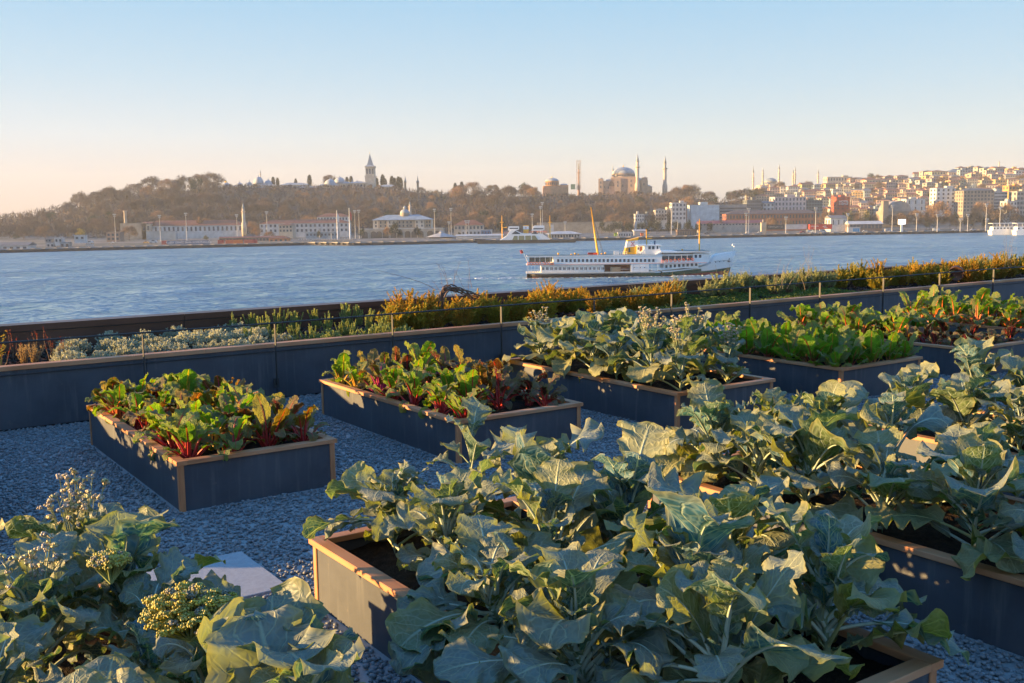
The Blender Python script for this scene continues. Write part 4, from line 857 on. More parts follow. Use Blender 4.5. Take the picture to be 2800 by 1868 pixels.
ub('white_locker', WHITE, ferry, (29.6, -3, 7.9), (1.6, 1, 1.2)); m_ = MB(); m_.dome((41.5, 0, 10.7), .4); m_.cyl((41.5, 0, 10.3), (41.5, 0, 10.8), .12); obj('radar_dome', m_, WHITE, ferry)
m_ = MB(); m_.lathe([(.25, 0), (.25, .9), (.35, 1.2), (.1, 1.4)], 8); obj('searchlight', m_, plain('blue_cover', (.03, .10, .2), .6), ferry, loc=(42.6, -.5, 10.3))
m_ = MB(); m_.prism([(60.4, 6.5), (62.5, 7.2), (66, 7.75), (70.0, 8.3), (70.0, 8.15), (66, 7.45), (62.5, 6.9), (60.4, 6.2)], -.3, .3)
m_ = MB(); m_.cyl((69.0, 0, 8.0), (69.2, 0, 10.2), .06); m_.dome((69.2, 0, 9.3), .35); m_.dome((68.6, -.2, 9.6), .28, .7); obj('bow_fitting', m_, WHITE, ferry)
m_ = MB(); m_.box((0, 0, 0), (.18, .12, 1.1)); m_.tube([(.55 * math.cos(q), 0, -.25 + .4 * math.sin(q)) for q in np.linspace(3.3, 6.1, 8)], .12, 5); o = obj('anchor', m_, DARKH, ferry, loc=(67.2, -1.42, 5.0)); o.rotation_euler = (0, .2, .38)
def text(name, body, size, mat, parent, loc, rot, label=None, extrude=.01, align='CENTER'):
    cu = bpy.data.curves.new(name, 'FONT'); cu.body = body; cu.size = size; cu.extrude = extrude; cu.align_x = align; cu.align_y = 'CENTER'
    tmp = bpy.data.objects.new(name, cu); C.objects.link(tmp); dg = bpy.context.evaluated_depsgraph_get(); me = bpy.data.meshes.new_from_object(tmp.evaluated_get(dg)); bpy.data.objects.remove(tmp)
    me.name = name; me.materials.clear(); me.materials.append(mat); o = link(name, me, parent); o.location = loc; o.rotation_euler = rot; return o
text('ship_name', 'PROF. DR. AYKUT BARKA', .42, DARKH, ferry, (64.0, -2.98, 4.75), (math.radians(82), -.03, .33))
for px in (1930, 1990, 2032, 2076): x, z = zx(px, 636 - (px - 1930) * .1); y = -5.7 + (x - 59) * .42; obj('porthole', MB().cyl((0, -.12, 0), (0, .12, 0), .18, n=10), GLASS, ferry, loc=(x, y, z))
t_ = MB(); t_.cyl((0.3, 0, 5), (-1.5, 0, 9.3), .05, n=5); fp = obj('flag_staff', t_, WHITE, ferry)
m_ = MB(); n = 8; xs = np.linspace(0, 1, n); V = [(-1.45 - .9 * q, .15 * math.sin(q * 6), 9.2 - .25 * q) for q in xs] + [(-1.05 - .9 * q, .15 * math.sin(q * 6), 8.1 - .25 * q) for q in xs]; m_.add(V, [[i, i + 1, n + i + 1, n + i] for i in range(n - 1)]); obj('flag', m_, REDP, fp)
# foam and wake
tt = NT('foam'); tt.base(tt.mix(tt.smooth(tt.noise(tt.coord(), .9, 5, .7), .42, .66), (.18, .28, .36), (.75, .78, .80)), .5)
m_ = MB(); g = np.random.default_rng(2)
for k in range(260):
    x = g.uniform(-26, 71); y = -5.6 - abs(g.normal(0, .5)) - (max(0, (60 - x)) * .012 if x > 0 else g.uniform(-7, .6)); s_ = g.uniform(.25, 1.1) * (1.2 if 46 < x < 66 else .7)
    if x > 57: y = -6.2 + (x - 57) * .42 - abs(g.normal(0, .3))
    h = g.uniform(.03, .22) * (2.2 if 48 < x < 62 else 1); m_.add([(x - s_ * 1.8, y, 0), (x, y - s_ * .35, .0), (x + s_ * 1.8, y, 0), (x, y + s_ * .35, 0), (x + g.normal(0, .3), y, h)], [[0, 1, 4], [1, 2, 4], [2, 3, 4], [3, 0, 4]], smooth=True)
o = obj('wake_foam', m_, tt.m, loc=fo + np.array([0, 0, .02])); tag(o, 'white foam along the waterline and wake of the passenger ferry', 'foam', kind='stuff')

# car ferry by the far quay
cf0 = at(1303, 664, 735); cf0[2] = WATER; K = 735 / 2804.8 / 3.359
cf = thing('car_ferry', 'white car ferry with dark hull and yellow masts moored before the far quay', 'car ferry', cf0)
def cz(px, py): return (px - 345) * K, (955 - .013 * (px - 360) - py) * K
def poly(pts): return [cz(*p) for p in pts]
m_ = MB(); m_.prism(poly([(345, 930), (360, 955), (1235, 952), (1280, 892), (1255, 905), (1200, 915), (900, 918), (560, 922), (430, 920)]), -7, 7); m_.prism(poly([(330, 912), (345, 930), (430, 920), (430, 915)]), -4, 4); obj('hull', m_, DARKH, cf)
m_ = MB(); m_.prism(poly([(560, 922), (620, 885), (650, 838), (700, 832), (760, 862), (860, 865), (900, 862), (950, 868), (1010, 908), (1020, 920)]), -6.5, 6.5); obj('side_house', m_, WHITE, cf)
GRG = plain('greenish_glass', (.20, .21, .11), .3, .15, .3)
for p in ([(672, 920), (690, 883), (722, 883), (722, 920)], [(730, 920), (730, 883), (782, 882), (782, 920)], [(790, 920), (790, 882), (842, 881), (842, 920)], [(850, 919), (850, 881), (880, 881), (905, 918)]): m_ = MB(); m_.prism(poly(p), -6.6, -6.45); obj('side_window', m_, GRG, cf)
for p in ([(665, 868), (700, 838), (745, 862), (745, 868)], [(845, 866), (875, 842), (905, 862), (905, 866)]): m_ = MB(); m_.prism(poly(p), -6.6, -6.45); obj('side_window', m_, GLASS, cf)
for p in ([(633, 835), (640, 800), (735, 800), (735, 828), (680, 835)], [(850, 838), (865, 800), (880, 792), (965, 792), (965, 830), (930, 838)]):
    m_ = MB(); m_.prism(poly(p), -4.5, 4.5); b = obj('bridge', m_, WHITE, cf); x0, z0 = cz(p[0][0] + 15, p[0][1] - 18); x1, _ = cz(p[3][0] - 8, 0)
    ub('bridge_window', GLASS, b, ((x0 + x1) / 2, -4.52, z0), (x1 - x0, .08, .9))
m_ = MB(); m_.prism(poly([(775, 860), (775, 790), (822, 790), (822, 860)]), -2, 2); fu = obj('funnel', m_, YEL, cf); m_ = MB(); m_.prism(poly([(773, 825), (773, 796), (824, 796), (824, 825)]), -2.1, 2.1); obj('funnel_band', m_, WHITE, fu)
x, z = cz(798, 812); m_ = MB(); [m_.box((0, 0, 0), (.2, .06, 1.6), rot=Matrix.Rotation(s_ * .7, 3, 'Y').to_euler()) for s_ in (-1, 1)]; obj('anchor_emblem', m_, REDP, fu, loc=(x, -2.13, z))
for px, py in ((580, 700), (1018, 700)):
    x0, z0 = cz(px, 868); x1, z1 = cz(px, py); m_ = MB(); m_.cyl((x0, 0, z0 - 3), (x1, 0, z1), .4, .22, 6); m_.b2(x1 - 1.4, x1 + 1.2, -.3, .3, z0 + 8, z0 + 8.5); m_.b2(x1, x1 + (3.5 if px < 700 else 1), -.2, .2, z0 + 4.4, z0 + 4.8); obj('mast', m_, YEL, cf)
m_ = MB()
for x in np.arange(20, 50, 1.3): m_.cyl((x, -6.3, cz(760, 862)[1]), (x, -6.3, cz(760, 862)[1] + 1.2), .06, n=4)
m_.cyl((19, -6.3, cz(760, 862)[1] + 1.2), (50, -6.3, cz(760, 862)[1] + 1.2), .06, n=4); obj('guard_rail', m_, REDP, cf)
# white boats at the right edge
def tour_boat(px, py, Y, L, label, nwin):
    p = at(px, py, Y); p[2] = WATER; t = thing('tour_boat', label, 'boat', p, -.03, None); m_ = MB()
    m_.prism([(0, 0), (-.8, 3.4), (L + 2, 3.8), (L, 0)], -3.5, 3.5); obj('hull', m_, WHITE, t); m_ = MB(); m_.b2(.6, L - 1, -3, 3, 3.5, 6.2); obj('deck_house', m_, WHITE, t)
    m_ = MB(); m_.b2(-.4, L, -3.6, 3.6, 8.6, 8.9); obj('canopy', m_, WHITE, t)
    for k in range(nwin): ub('window', GLASS, t, (1.6 + k * (L - 3) / nwin, -3.02, 5.0), (1.3, .06, 1.1))
    for k in range(nwin + 1): ub('canopy_post', WHITE, t, (.4 + k * (L - 1) / nwin, -3.2, 7.4), (.16, .16, 2.6))
    return t
tour_boat(2708, 640, 780, 18, 'white two-deck tour boat, left one of the pair moored at the right edge', 6); tour_boat(2774, 642, 770, 30, 'white tour boat with dark window band cut by the right edge', 8)
# ------------------------------------------------------------------ far shore: terrain
SHORE = [(-900, 716), (-300, 699), (0, 691), (300, 683), (460, 679), (720, 673), (830, 670), (960, 671), (1150, 667), (1250, 664), (1650, 657), (1900, 652), (2100, 647), (2400, 641), (2600, 637), (2800, 633), (3700, 615)]
SKYG = [(-900, 610), (-200, 606), (0, 604), (100, 592), (200, 572), (300, 548), (400, 531), (550, 518), (620, 511), (800, 514), (1000, 513), (1200, 530), (1400, 538), (1600, 536), (1750, 530), (1900, 541), (1970, 556), (2040, 540), (2100, 529), (2250, 514), (2400, 500), (2600, 482), (2800, 468), (3200, 455), (3700, 450)]
hz = lambda px: 600.4 - .01328 * px
def shoreY(px): py = np.interp(px, *zip(*SHORE)); return 21.5 * F / (py - hz(px))
def ridgeY(px): return np.interp(px, [1900, 2150], [1300, 1560])
def baseY(px): return np.interp(px, [-200, 200, 1850, 2150], [880, 985, 985, 930])
def T(px, Y):
    Hr = HC + (hz(px) - np.interp(px, *zip(*SKYG))) / F * ridgeY(px); Hr = np.maximum(Hr, QUAY + 3)
    s = np.clip((Y - baseY(px)) / (ridgeY(px) - baseY(px)), 0, 1); s = s * s * (3 - 2 * s) * .5 + s * .5
    return QUAY + (Hr - QUAY) * s
def gp(px, Y): d = ray(px, hz(px)); d = np.array([0, 0, HC]) + d * (Y / d[1]); d[2] = T(px, Y); return d
pxs = np.linspace(-900, 3700, 150); rows = np.concatenate([[0, 0], np.linspace(.02, 1, 46)]); V = []
for i, r in enumerate(rows):
    for px in pxs:
        s_ = shoreY(px); Y = s_ + (2700 - s_) * r; p = gp(px, Y); p[2] = WATER - 1 if i == 0 else p[2]; V.append(p)
n = len(pxs); m_ = MB(); i, j = np.meshgrid(np.arange(len(rows) - 1), np.arange(n - 1), indexing='ij'); q = i * n + j
m_.add(V, np.stack([q, q + 1, q + n + 1, q + n], -1).reshape(-1, 4))
def land_mat():
    t = NT('far_ground'); v = t.coord(); a_ = t.noise(v, .02, 5, .6); b_ = t.noise(v, .15, 4, .6); sz = t.new('SeparateXYZ'); t.l.new(v, sz.inputs[0])
    c = t.mix(t.smooth(a_, .4, .6), (.20, .18, .165), (.11, .10, .085)); c = t.mix(t.math('MULTIPLY', t.smooth(b_, .5, .7), .5), c, (.06, .075, .03))
    c = t.mix(t.smooth(sz.outputs[2], QUAY + 2, QUAY + 8), c, (.075, .058, .05)); c = t.mix(t.smooth(sz.outputs[2], QUAY - .6, QUAY - .1), (.055, .05, .05), c); t.base(c, .9, 0, .2); return t.m
struct('far_shore', m_, land_mat())
m_ = MB()
for a_, b_ in zip(pxs[:-1], pxs[1:]):
    p0, p1 = gp(a_, shoreY(a_)), gp(b_, shoreY(b_)); m_.cyl(p0 + [0, -.2, .1], p1 + [0, -.2, .1], .35, n=4)
tag(obj('quay_edge', m_, far((.30, .28, .26))), None, None, None, 'structure')
CREAM, WHT, GRY, OCH, PNK, BRK, BLG, STONE, ROOFR, ROOFG, ROOFB, LEAD = (.45, .385, .31), (.52, .51, .50), (.30, .29, .28), (.55, .36, .16), (.48, .34, .30), (.30, .10, .06), (.27, .33, .37), (.36, .29, .22), (.19, .075, .05), (.15, .15, .16), (.13, .17, .22), (.28, .32, .36)
GOLDM = plain('gilding', (.75, .48, .10), .3, .1, 1, .8); WINM = plain('far_window', (.06, .07, .09), .15, .2, .3, 0, 0, .6)
NAMES = {CREAM: 'cream', WHT: 'white', GRY: 'grey', OCH: 'ochre', PNK: 'pinkish', BRK: 'red brick', BLG: 'blue grey', STONE: 'stone'}
def o_(n_):
    n_ += 1; return ORD[n_ - 1] if n_ <= 13 else f"{n_}{'th' if 10 < n_ % 100 < 14 else {1: 'st', 2: 'nd', 3: 'rd'}.get(n_ % 10, 'th')}"
def bld(label, x0, x1, yt, yb, Y, depth=14, col=CREAM, floors=3, bays=4, roof='flat', rc=ROOFR, rp=5, rz=0.0, name='building', cat='building', group=None, ww=.5, wh=.55, side=2, sink=8, over=.6, extra=True, rough=.8, trim=None):
    k = Y / F; b = at((x0 + x1) / 2, yb, Y); w, h = (x1 - x0) * k, (yb - yt) * k; t = thing(name, label, cat, b, rz, group)
    m_ = MB(); m_.b2(-w / 2, w / 2, 0, depth, -sink, h)
    if trim is not None:
        for f in range(1, floors + 1): m_.b2(-w / 2 - .15, w / 2 + .15, -.15, .1, h * f / floors - .35, h * f / floors - .1)
    obj('wall', m_, far(col, rough), t)
    if roof == 'flat':
        m_ = MB(); m_.b2(-w / 2 - .2, w / 2 + .2, -.2, depth + .2, h, h + .5)
        if extra: a_ = R.uniform(-w * .3, w * .2); m_.b2(a_, a_ + w * R.uniform(.15, .35), depth * .3, depth * .7, h + .5, h + R.uniform(1.8, 3.2))
        obj('roof', m_, far(tuple(c * .8 for c in col)), t)
    else: m_ = MB(); m_.hip(-w / 2 - over, w / 2 + over, -over, depth + over, h, h + rp * k, gable=roof == 'gable'); obj('roof', m_, far(rc), t)
    if floors and bays:
        bw, bh = w / bays, h / floors
        for f in range(floors):
            for q in range(bays): ub('window', WINM, t, (-w / 2 + bw * (q + .5), 0, bh * (f + .52)), (bw * ww, .3, bh * wh))
            for q in range(side): ub('window', WINM, t, (-w / 2, depth * (q + .5) / side, bh * (f + .52)), (.3, depth / side * .4, bh * wh))
    return t
# ------------------------------------------------------------------ bare trees
def twig_mat(name):
    t = NT(name); c = t.attr('col'); r = t.new('ObjectInfo').outputs['Random']; c = t.mix(1.0, c, t.mix(r, (.75, .78, .85), (1.25, 1.15, 1.0)), 'MULTIPLY'); t.base(c, .9, 0, .1); return t.m
TWIG = twig_mat('bare_twigs_far')
def crown_tris(mb, P, s, g, col, thin=.22, upb=.4, org=None):
    n = len(P); d = g.normal(0, 1, (n, 3)) + [0, 0, upb]; d /= np.linalg.norm(d, axis=1)[:, None]
    if org is not None: o__ = P - org; d = d * .75 + o__ / (np.linalg.norm(o__, axis=1)[:, None] + 1e-9); d /= np.linalg.norm(d, axis=1)[:, None]
    q = np.cross(d, g.normal(0, 1, (n, 3))); q /= np.linalg.norm(q, axis=1)[:, None]
    s = (s * g.uniform(.6, 1.3, n))[:, None]
    V = np.stack([P - q * s * thin, P + q * s * thin, P + d * s], 1).reshape(-1, 3); c = np.array(col) * g.uniform(.65, 1.35, (n, 1)); mb.add(V, np.arange(3 * n).reshape(-1, 3), col=np.repeat(c, 3, 0))
def far_tree(seed, H, Wd, col, kind='bare', nt=1500, label='', name='bare_tree'):
    g = np.random.default_rng(seed); t = thing(name, label, 'tree'); tr, cr_ = MB(), MB(); tc = (.16, .12, .10)
    tr.cyl((0, 0, -2), (0, 0, H * .45), H * .022, H * .013, 6, col=tc); P = []
    if kind == 'bare':
        nb = 11; c = []
        for k in range(nb):
            a = k * 2.4 + g.normal(0, .3); f = (k + .5) / nb; r = Wd / 2 * (1 - .55 * f ** 1.5) * g.uniform(.7, 1); z = H * (.42 + .46 * f); tip = np.array([r * math.cos(a), r * math.sin(a), z]); b0 = np.array([0, 0, H * (.2 + .28 * f)])
            pth = np.array([b0, b0 * .5 + tip * .5 + [0, 0, -.02 * H], tip]); tr.tube(pth, [H * .011, H * .007, H * .003], 4, col=tc); c.append((tip, Wd * g.uniform(.17, .30)))
        c.append((np.array([0, 0, H * .82]), Wd * .22))
        for cc, rr in c:
            m__ = nt // len(c); d = g.normal(0, 1, (m__, 3)); d /= np.linalg.norm(d, axis=1)[:, None]; P.append(cc + d * rr * g.random((m__, 1)) ** .55 * [1, 1, .8])
        crown_tris(cr_, np.vstack(P), H * .10, g, col, .075, .3, np.array([0, 0, H * .35]))
    elif kind == 'dense':
        for k in range(16):
            a = g.uniform(0, 6.28); f = g.random(); cc = np.array([math.cos(a) * Wd * .32 * (1 - f * .5), math.sin(a) * Wd * .32 * (1 - f * .5), H * (.3 + .58 * f)]); d = g.normal(0, 1, (nt // 16, 3)); d /= np.linalg.norm(d, axis=1)[:, None]; P.append(cc + d * Wd * .19 * g.random((nt // 16, 1)) ** .35)
        crown_tris(cr_, np.vstack(P), H * .07, g, col, .3)
    else:                       # column: cypress or poplar
        z = g.random(nt); a = g.uniform(0, 6.28, nt); r = Wd / 2 * np.sin(np.pi * np.clip(z * .86 + .1, 0, 1)) ** .7 * g.random(nt) ** .4
        crown_tris(cr_, np.stack([r * np.cos(a), r * np.sin(a), H * (.08 + .9 * z)], 1), H * .09, g, col, .16, 2.0)
    obj('trunk', tr, TWIG, t); obj('crown', cr_, TWIG, t); return t
BROWN = (.105, .078, .072)
PROTO = {}
def tree(kind, px, Y, hpx, wratio, label, group=None, z=None):
    p = gp(px, Y)
    if z is not None: p[2] = z
    H = hpx * Y / F; ks = {'bare': 5, 'tan': 2, 'dark': 3, 'yellow': 1, 'green': 2, 'cypress': 2, 'poplar': 1, 'pine': 3}[kind]; lst = PROTO.setdefault(kind, [])
    nm, cat = {'bare': 'bare_tree', 'tan': 'bare_tree', 'dark': 'evergreen_tree', 'yellow': 'willow_tree', 'green': 'budding_tree', 'cypress': 'cypress_tree', 'poplar': 'poplar_tree', 'pine': 'pine_tree'}[kind], 'tree'
    if len(lst) < ks:
        col = {'bare': BROWN, 'tan': (.22, .145, .10), 'dark': (.028, .04, .025), 'yellow': (.30, .24, .05), 'green': (.15, .14, .045), 'cypress': (.025, .032, .022), 'poplar': (.24, .15, .10), 'pine': (.025, .035, .025)}[kind]
        t = far_tree(len(lst) * 17 + len(PROTO) * 5, 18, {'cypress': 4, 'poplar': 5.5}.get(kind, 18), col, {'bare': 'bare', 'tan': 'bare', 'cypress': 'col', 'poplar': 'col'}.get(kind, 'dense'), 3000 if kind in ('bare', 'tan') else 1100, label, nm)
        t.location = p; t.scale = (H / 18 * wratio, H / 18 * wratio, H / 18); t.rotation_euler = (0, 0, R.uniform(0, 6)); lst.append(t)
        if group: t['group'] = group
        return t
    return dup(lst[R.randrange(len(lst))], p, R.uniform(0, 6.28), (H / 18 * wratio, H / 18 * wratio, H / 18), label, group)
# woodland on the long hill
g = np.random.default_rng(4)
ROWN = ['lowest', 'second lowest', 'middle', 'upper middle', 'second highest', 'topmost']
for r, Y in enumerate((992, 1030, 1080, 1140, 1205, 1275)):
    n_ = (40, 42, 42, 42, 40, 36)[r]; x0, x1 = ((-60, 1880), (-40, 1930), (40, 1960), (90, 1960), (150, 1960), (190, 1960))[r]
    for k in range(n_):
        px = x0 + (x1 - x0) * (k + .5) / n_ + g.normal(0, 9); h = g.uniform(34, 50) if r < 5 else g.uniform(28, 42)
        if r == 5 and (600 < px < 1080 or 1480 < px < 1830): h *= .30
        elif r >= 4 and px < 600: h *= 1.18
        elif r >= 4 and (600 < px < 1240 or 1470 < px < 1840): h *= .40
        elif r == 3 and (600 < px < 1240 or 1470 < px < 1840): h *= .68
        if px < 220: h *= .75
        kd = 'tan' if g.random() < .14 else 'dark' if g.random() < .10 else 'bare'
        tree(kd, px, Y + g.normal(0, 9), h, g.uniform(.85, 1.2) * (1.0 if r < 5 else 1.15), f"{ {'tan': 'pale tan bare', 'dark': 'dark evergreen', 'bare': 'bare brown'}[kd]} tree, {o_(k)} from left in the {ROWN[r]} row of the wooded hill", 'trees of the long wooded hill')
m_ = MB(); N = 36000; px = g.uniform(-150, 2000, N); Y = g.uniform(985, 1310, N); k_ = ~((Y > 1298) & (((px > 600) & (px < 1080)) | ((px > 1480) & (px < 1830)))); px, Y = px[k_], Y[k_]; N = len(px); low = ((Y > 1150) & (((px > 600) & (px < 1240)) | ((px > 1470) & (px < 1840)))); P = np.array([gp(a_, b_) for a_, b_ in zip(px, Y)]); P[:, 2] += g.random(N) ** 1.4 * np.where(low, 2.0, 8)
crown_tris(m_, P, 4.5, g, (.085, .064, .060), .10, 1.2); tag(obj('undergrowth', m_, TWIG), 'grey brown mass of bare undergrowth between the trees on the long hill', 'undergrowth', kind='stuff')
for kd, px, Y, h, w, lab in [('tan', 846, 1000, 48, 1.3, 'large round tan bare tree standing out on the slope above the long white barracks'), ('tan', 1342, 985, 45, .9, 'tall tan bare tree behind the low pale depot near the car ferry'), ('bare', 585, 1270, 44, 1.35, 'broad airy bare tree on the ridge left of the palace kiosk'), ('bare', 905, 1330, 34, 1.2, 'rounded bare tree on the skyline left of the palace domes'), ('bare', 490, 1290, 30, 1.3, 'flat-topped bare tree on the left ridge'),
                             ('poplar', 546, 940, 56, 1.3, 'slim brown poplar behind the long barracks'), ('poplar', 1709, 1010, 28, 1.2, 'small slim poplar on the slope below the great domed mosque'), ('yellow', 217, 900, 36, .95, 'yellow green willow near the left shore'), ('green', 561, 860, 14, 1.3, 'small yellow green tree behind the blue banner'), ('dark', 1432, 1290, 38, 1.1, 'dark flat cedar on the ridge left of the small domed church'), ('dark', 1450, 1280, 28, 1.4, 'second dark cedar with spreading branches on the ridge'),
                             ('dark', 40, 960, 16, 1.4, 'dark round pine at the far left'), ('tan', 120, 920, 40, 1.1, 'pale bare tree left of the willow'), ('bare', 60, 960, 30, 1.2, 'small bare tree on the low point at the far left'), ('tan', 350, 880, 40, 1.0, 'tan bare tree in front of the ruined wall'), ('tan', 700, 880, 34, .9, 'tan bare tree in front of the gap between the barracks'), ('tan', 735, 850, 22, 1.3, 'low pale tree left of the cream pavilion')]: tree(kd, px, Y, h, w, lab)
for k, (px, h) in enumerate([(751, 14), (763, 12), (812, 10), (850, 20), (952, 14), (963, 16), (1033, 14), (1049, 24), (1056, 14), (1074, 22), (1081, 18), (1092, 22), (1098, 20), (1264, 20), (1246, 16)]):
    tree('cypress', px, 1325, h + 14, 1.6, f'dark cypress, {o_(k)} from left along the palace skyline', 'cypresses on the palace skyline')
for k, px in enumerate(np.linspace(1648, 1985, 22)):
    tree('pine', px + g.normal(0, 4), 905 + g.normal(0, 10), g.uniform(27, 36), .75, f'dark pine, {o_(k)} from left in the row along the quay behind the ferry', 'row of dark pines on the quay')
for k, (px, h) in enumerate([(988, 30), (1077, 46), (1092, 26), (1137, 30), (870, 24), (1146, 26), (1058, 30), (1255, 16)]):
    tree('dark' if k not in (6,) else 'tan', px, 842, h, .7, f'evergreen tree, {o_(k)} in the garden before the arcaded mansion', 'garden trees before the mansion')

# ------------------------------------------------------------------ landmarks
def minaret(mb, rm_, x, y, z0, z1, r, n=8, balc=(.62,)):
    H = z1 - z0; mb.lathe([(r * 1.45, z0 - 10), (r * 1.45, z0 + H * .10), (r, z0 + H * .16), (r * .95, z0 + H * .62), (r * .8, z0 + H * .64), (r * .78, z0 + H * .76)], n, (x, y, 0))
    for b in balc: mb.lathe([(r * .9, z0 + H * (b - .02)), (r * 1.5, z0 + H * b), (r * 1.5, z0 + H * (b + .022)), (r * .8, z0 + H * (b + .025))], n, (x, y, 0))
    rm_.lathe([(r * .95, z0 + H * .76), (r * .5, z0 + H * .88), (.05, z1)], n, (x, y, 0))
class Site:
    def __init__(s, ox, oy, Y, sc): s.k = Y / F / sc; s.ox, s.oy = ox, oy
    def x(s, px): return (px - s.ox) * s.k
    def z(s, py): return (s.oy - py) * s.k
def mosque_minaret(parent, x, y, z0, z1, r, mat, balc=(.62,)):
    a_, b_ = MB(), MB(); minaret(a_, b_, x, y, z0, z1, r, 8, balc); o = obj('minaret', a_, mat, parent); obj('spire', b_, far(LEAD), o); return o
# great domed mosque
Y = 1450; s = Site(1700, 470, Y, 3.359); b = at(1706, 520, Y); t = thing('great_mosque', 'great pinkish stone mosque with a wide grey dome, buttresses and tall minarets on the ridge', 'mosque', b, -.12); SM = far((.35, .25, .20)); LM = far(LEAD)
m_ = MB(); X, Zf = s.x, s.z
m_.b2(X(1505), X(1915), 0, 60, -25, Zf(385)); m_.b2(X(1580), X(1830), 4, 50, Zf(385), Zf(352)); m_.b2(X(1470), X(1512), -4, 20, -25, Zf(364)); m_.b2(X(1615), X(1672), -8, 10, -25, Zf(362)); m_.b2(X(1735), X(1800), -8, 10, -25, Zf(352)); m_.b2(X(1860), X(1912), -4, 20, -25, Zf(360)); m_.b2(X(1672), X(1735), -3, 6, -25, Zf(395)); m_.b2(X(1900), X(1955), 0, 40, -25, Zf(440)); obj('wall', m_, SM, t)
m_ = MB(); r = (1802 - 1588) / 2 * s.k; c = (X(1693), 30, 0); m_.lathe([(r * 1.02, Zf(352)), (r * 1.02, Zf(346)), (r, Zf(345)), (r, Zf(322)), (r * 1.03, Zf(320)), (r * .98, Zf(317))], 32, c); obj('drum', m_, SM, t)
m_ = MB(); tq = np.linspace(0, 1.5, 9); m_.lathe([(r * .98 * math.cos(q), Zf(318) + (Zf(256) - Zf(318)) * math.sin(q)) for q in tq], 32, c); d_ = obj('dome', m_, LM, t)
m_ = MB(); m_.lathe([(.6, Zf(258)), (.9, Zf(250)), (.3, Zf(240)), (.05, Zf(224))], 6, c); obj('finial', m_, GOLDM, d_)
for k in range(26): a_ = math.pi + k * math.pi / 25; ub('window', WINM, t, (c[0] + r * math.cos(a_) * 1.0, c[1] + r * math.sin(a_) * 1.0, Zf(334)), (.5, 1.3, 2.6), a_)
m_ = MB(); m_.dome((X(1560), 14, Zf(386)), 28 * s.k, 22 * s.k, 14); m_.dome((X(1840), 14, Zf(386)), 34 * s.k, 26 * s.k, 14); m_.dome((X(1492), 4, Zf(366)), 18 * s.k, 12 * s.k, 10); m_.dome((X(1886), 4, Zf(362)), 20 * s.k, 12 * s.k, 10); m_.dome((X(1920), 14, Zf(440)), 24 * s.k, 16 * s.k, 10); obj('half_dome', m_, LM, t)
m_ = MB(); m_.prism([(X(1588) + 27 * s.k * math.cos(q), Zf(432) + 44 * s.k * math.sin(q)) for q in np.linspace(0, math.pi, 12)], -.6, .2); obj('dark_arch_panel', m_, far((.10, .075, .07)), t)  # recess shade put in as a dark arched panel on the flat wall
for px, pz in ((1525, 440), (1560, 445), (1645, 400), (1645, 430), (1690, 430), (1765, 390), (1765, 430), (1830, 420), (1880, 420), (1490, 400), (1490, 440)): ub('window', WINM, t, (X(px), -8.05 if px in (1645, 1765) else -4.05 if px in (1490, 1880) else -3.05 if px == 1690 else -.65 if px < 1600 else -.02, Zf(pz)), (1.6, .4, 3.2))
mosque_minaret(t, X(1822), -14, Zf(455), Zf(148), 16 * s.k, far((.45, .36, .29)), (.60,)); mosque_minaret(t, X(1591), 70, Zf(455), Zf(218), 8 * s.k, far((.40, .30, .25)), (.6,)); mosque_minaret(t, X(2072), 20, Zf(462), Zf(160), 16 * s.k, far((.36, .31, .28)), (.60,))
m_ = MB(); x = X(1287); mn = MB(); rr = MB(); minaret(mn, rr, x, 10, Zf(452), Zf(215), 9 * s.k); o = obj('minaret', mn, far((.36, .20, .15)), t); obj('spire', rr, LM, o)
for dx in (-1, -.33, .33, 1):
    for dy in (-1, 1): m_.b2(x + dx * 19 * s.k - .14, x + dx * 19 * s.k + .14, 10 + dy * 19 * s.k - .14, 10 + dy * 19 * s.k + .14, Zf(455), Zf(192))
for q in np.arange(Zf(452), Zf(192), 2.1): m_.b2(x - 20 * s.k, x + 20 * s.k, 10 - 20 * s.k, 10 - 19 * s.k, q, q + .35); m_.b2(x - 20 * s.k, x - 19 * s.k, 10 - 19 * s.k, 10 + 20 * s.k, q, q + .35); m_.b2(x + 19 * s.k, x + 20 * s.k, 10 - 19 * s.k, 10 + 20 * s.k, q, q + .35)
obj('scaffolding', m_, far((.50, .40, .30)), o); ub('green_netting', far((.06, .14, .12)), t, (X(1236), 5, Zf(432)), (38 * s.k, 8, 46 * s.k))
# small domed church
s = Site(1045, 470, 1400, 3.359); X, Zf = s.x, s.z; t = thing('domed_church', 'small reddish domed church left of the scaffolded minaret', 'church', at(1511, 520, 1400), 0); SM = far((.42, .22, .13))
m_ = MB(); m_.b2(X(960), X(1115), 0, 30, -20, Zf(432)); m_.prism([(X(955), Zf(455)), (X(985), Zf(430)), (X(1020), Zf(452))], -6, 0); m_.b2(X(955), X(1025), -6, 0, -20, Zf(455)); m_.b2(X(1110), X(1190), 4, 26, -20, Zf(425)); obj('wall', m_, SM, t)
m_ = MB(); r = 62 * s.k; c = (X(1045), 14, 0); m_.lathe([(r, Zf(434)), (r, Zf(392)), (r * 1.05, Zf(390)), (r * .98, Zf(386))], 20, c); obj('drum', m_, SM, t)
m_ = MB(); m_.lathe([(r * math.cos(q), Zf(388) + 30 * s.k * math.sin(q)) for q in np.linspace(0, 1.5, 7)], 20, c); d_ = obj('dome', m_, LM, t); m_ = MB(); m_.lathe([(.5, Zf(360)), (.6, Zf(350)), (.05, Zf(336))], 6, c); obj('finial', m_, GOLDM, d_)
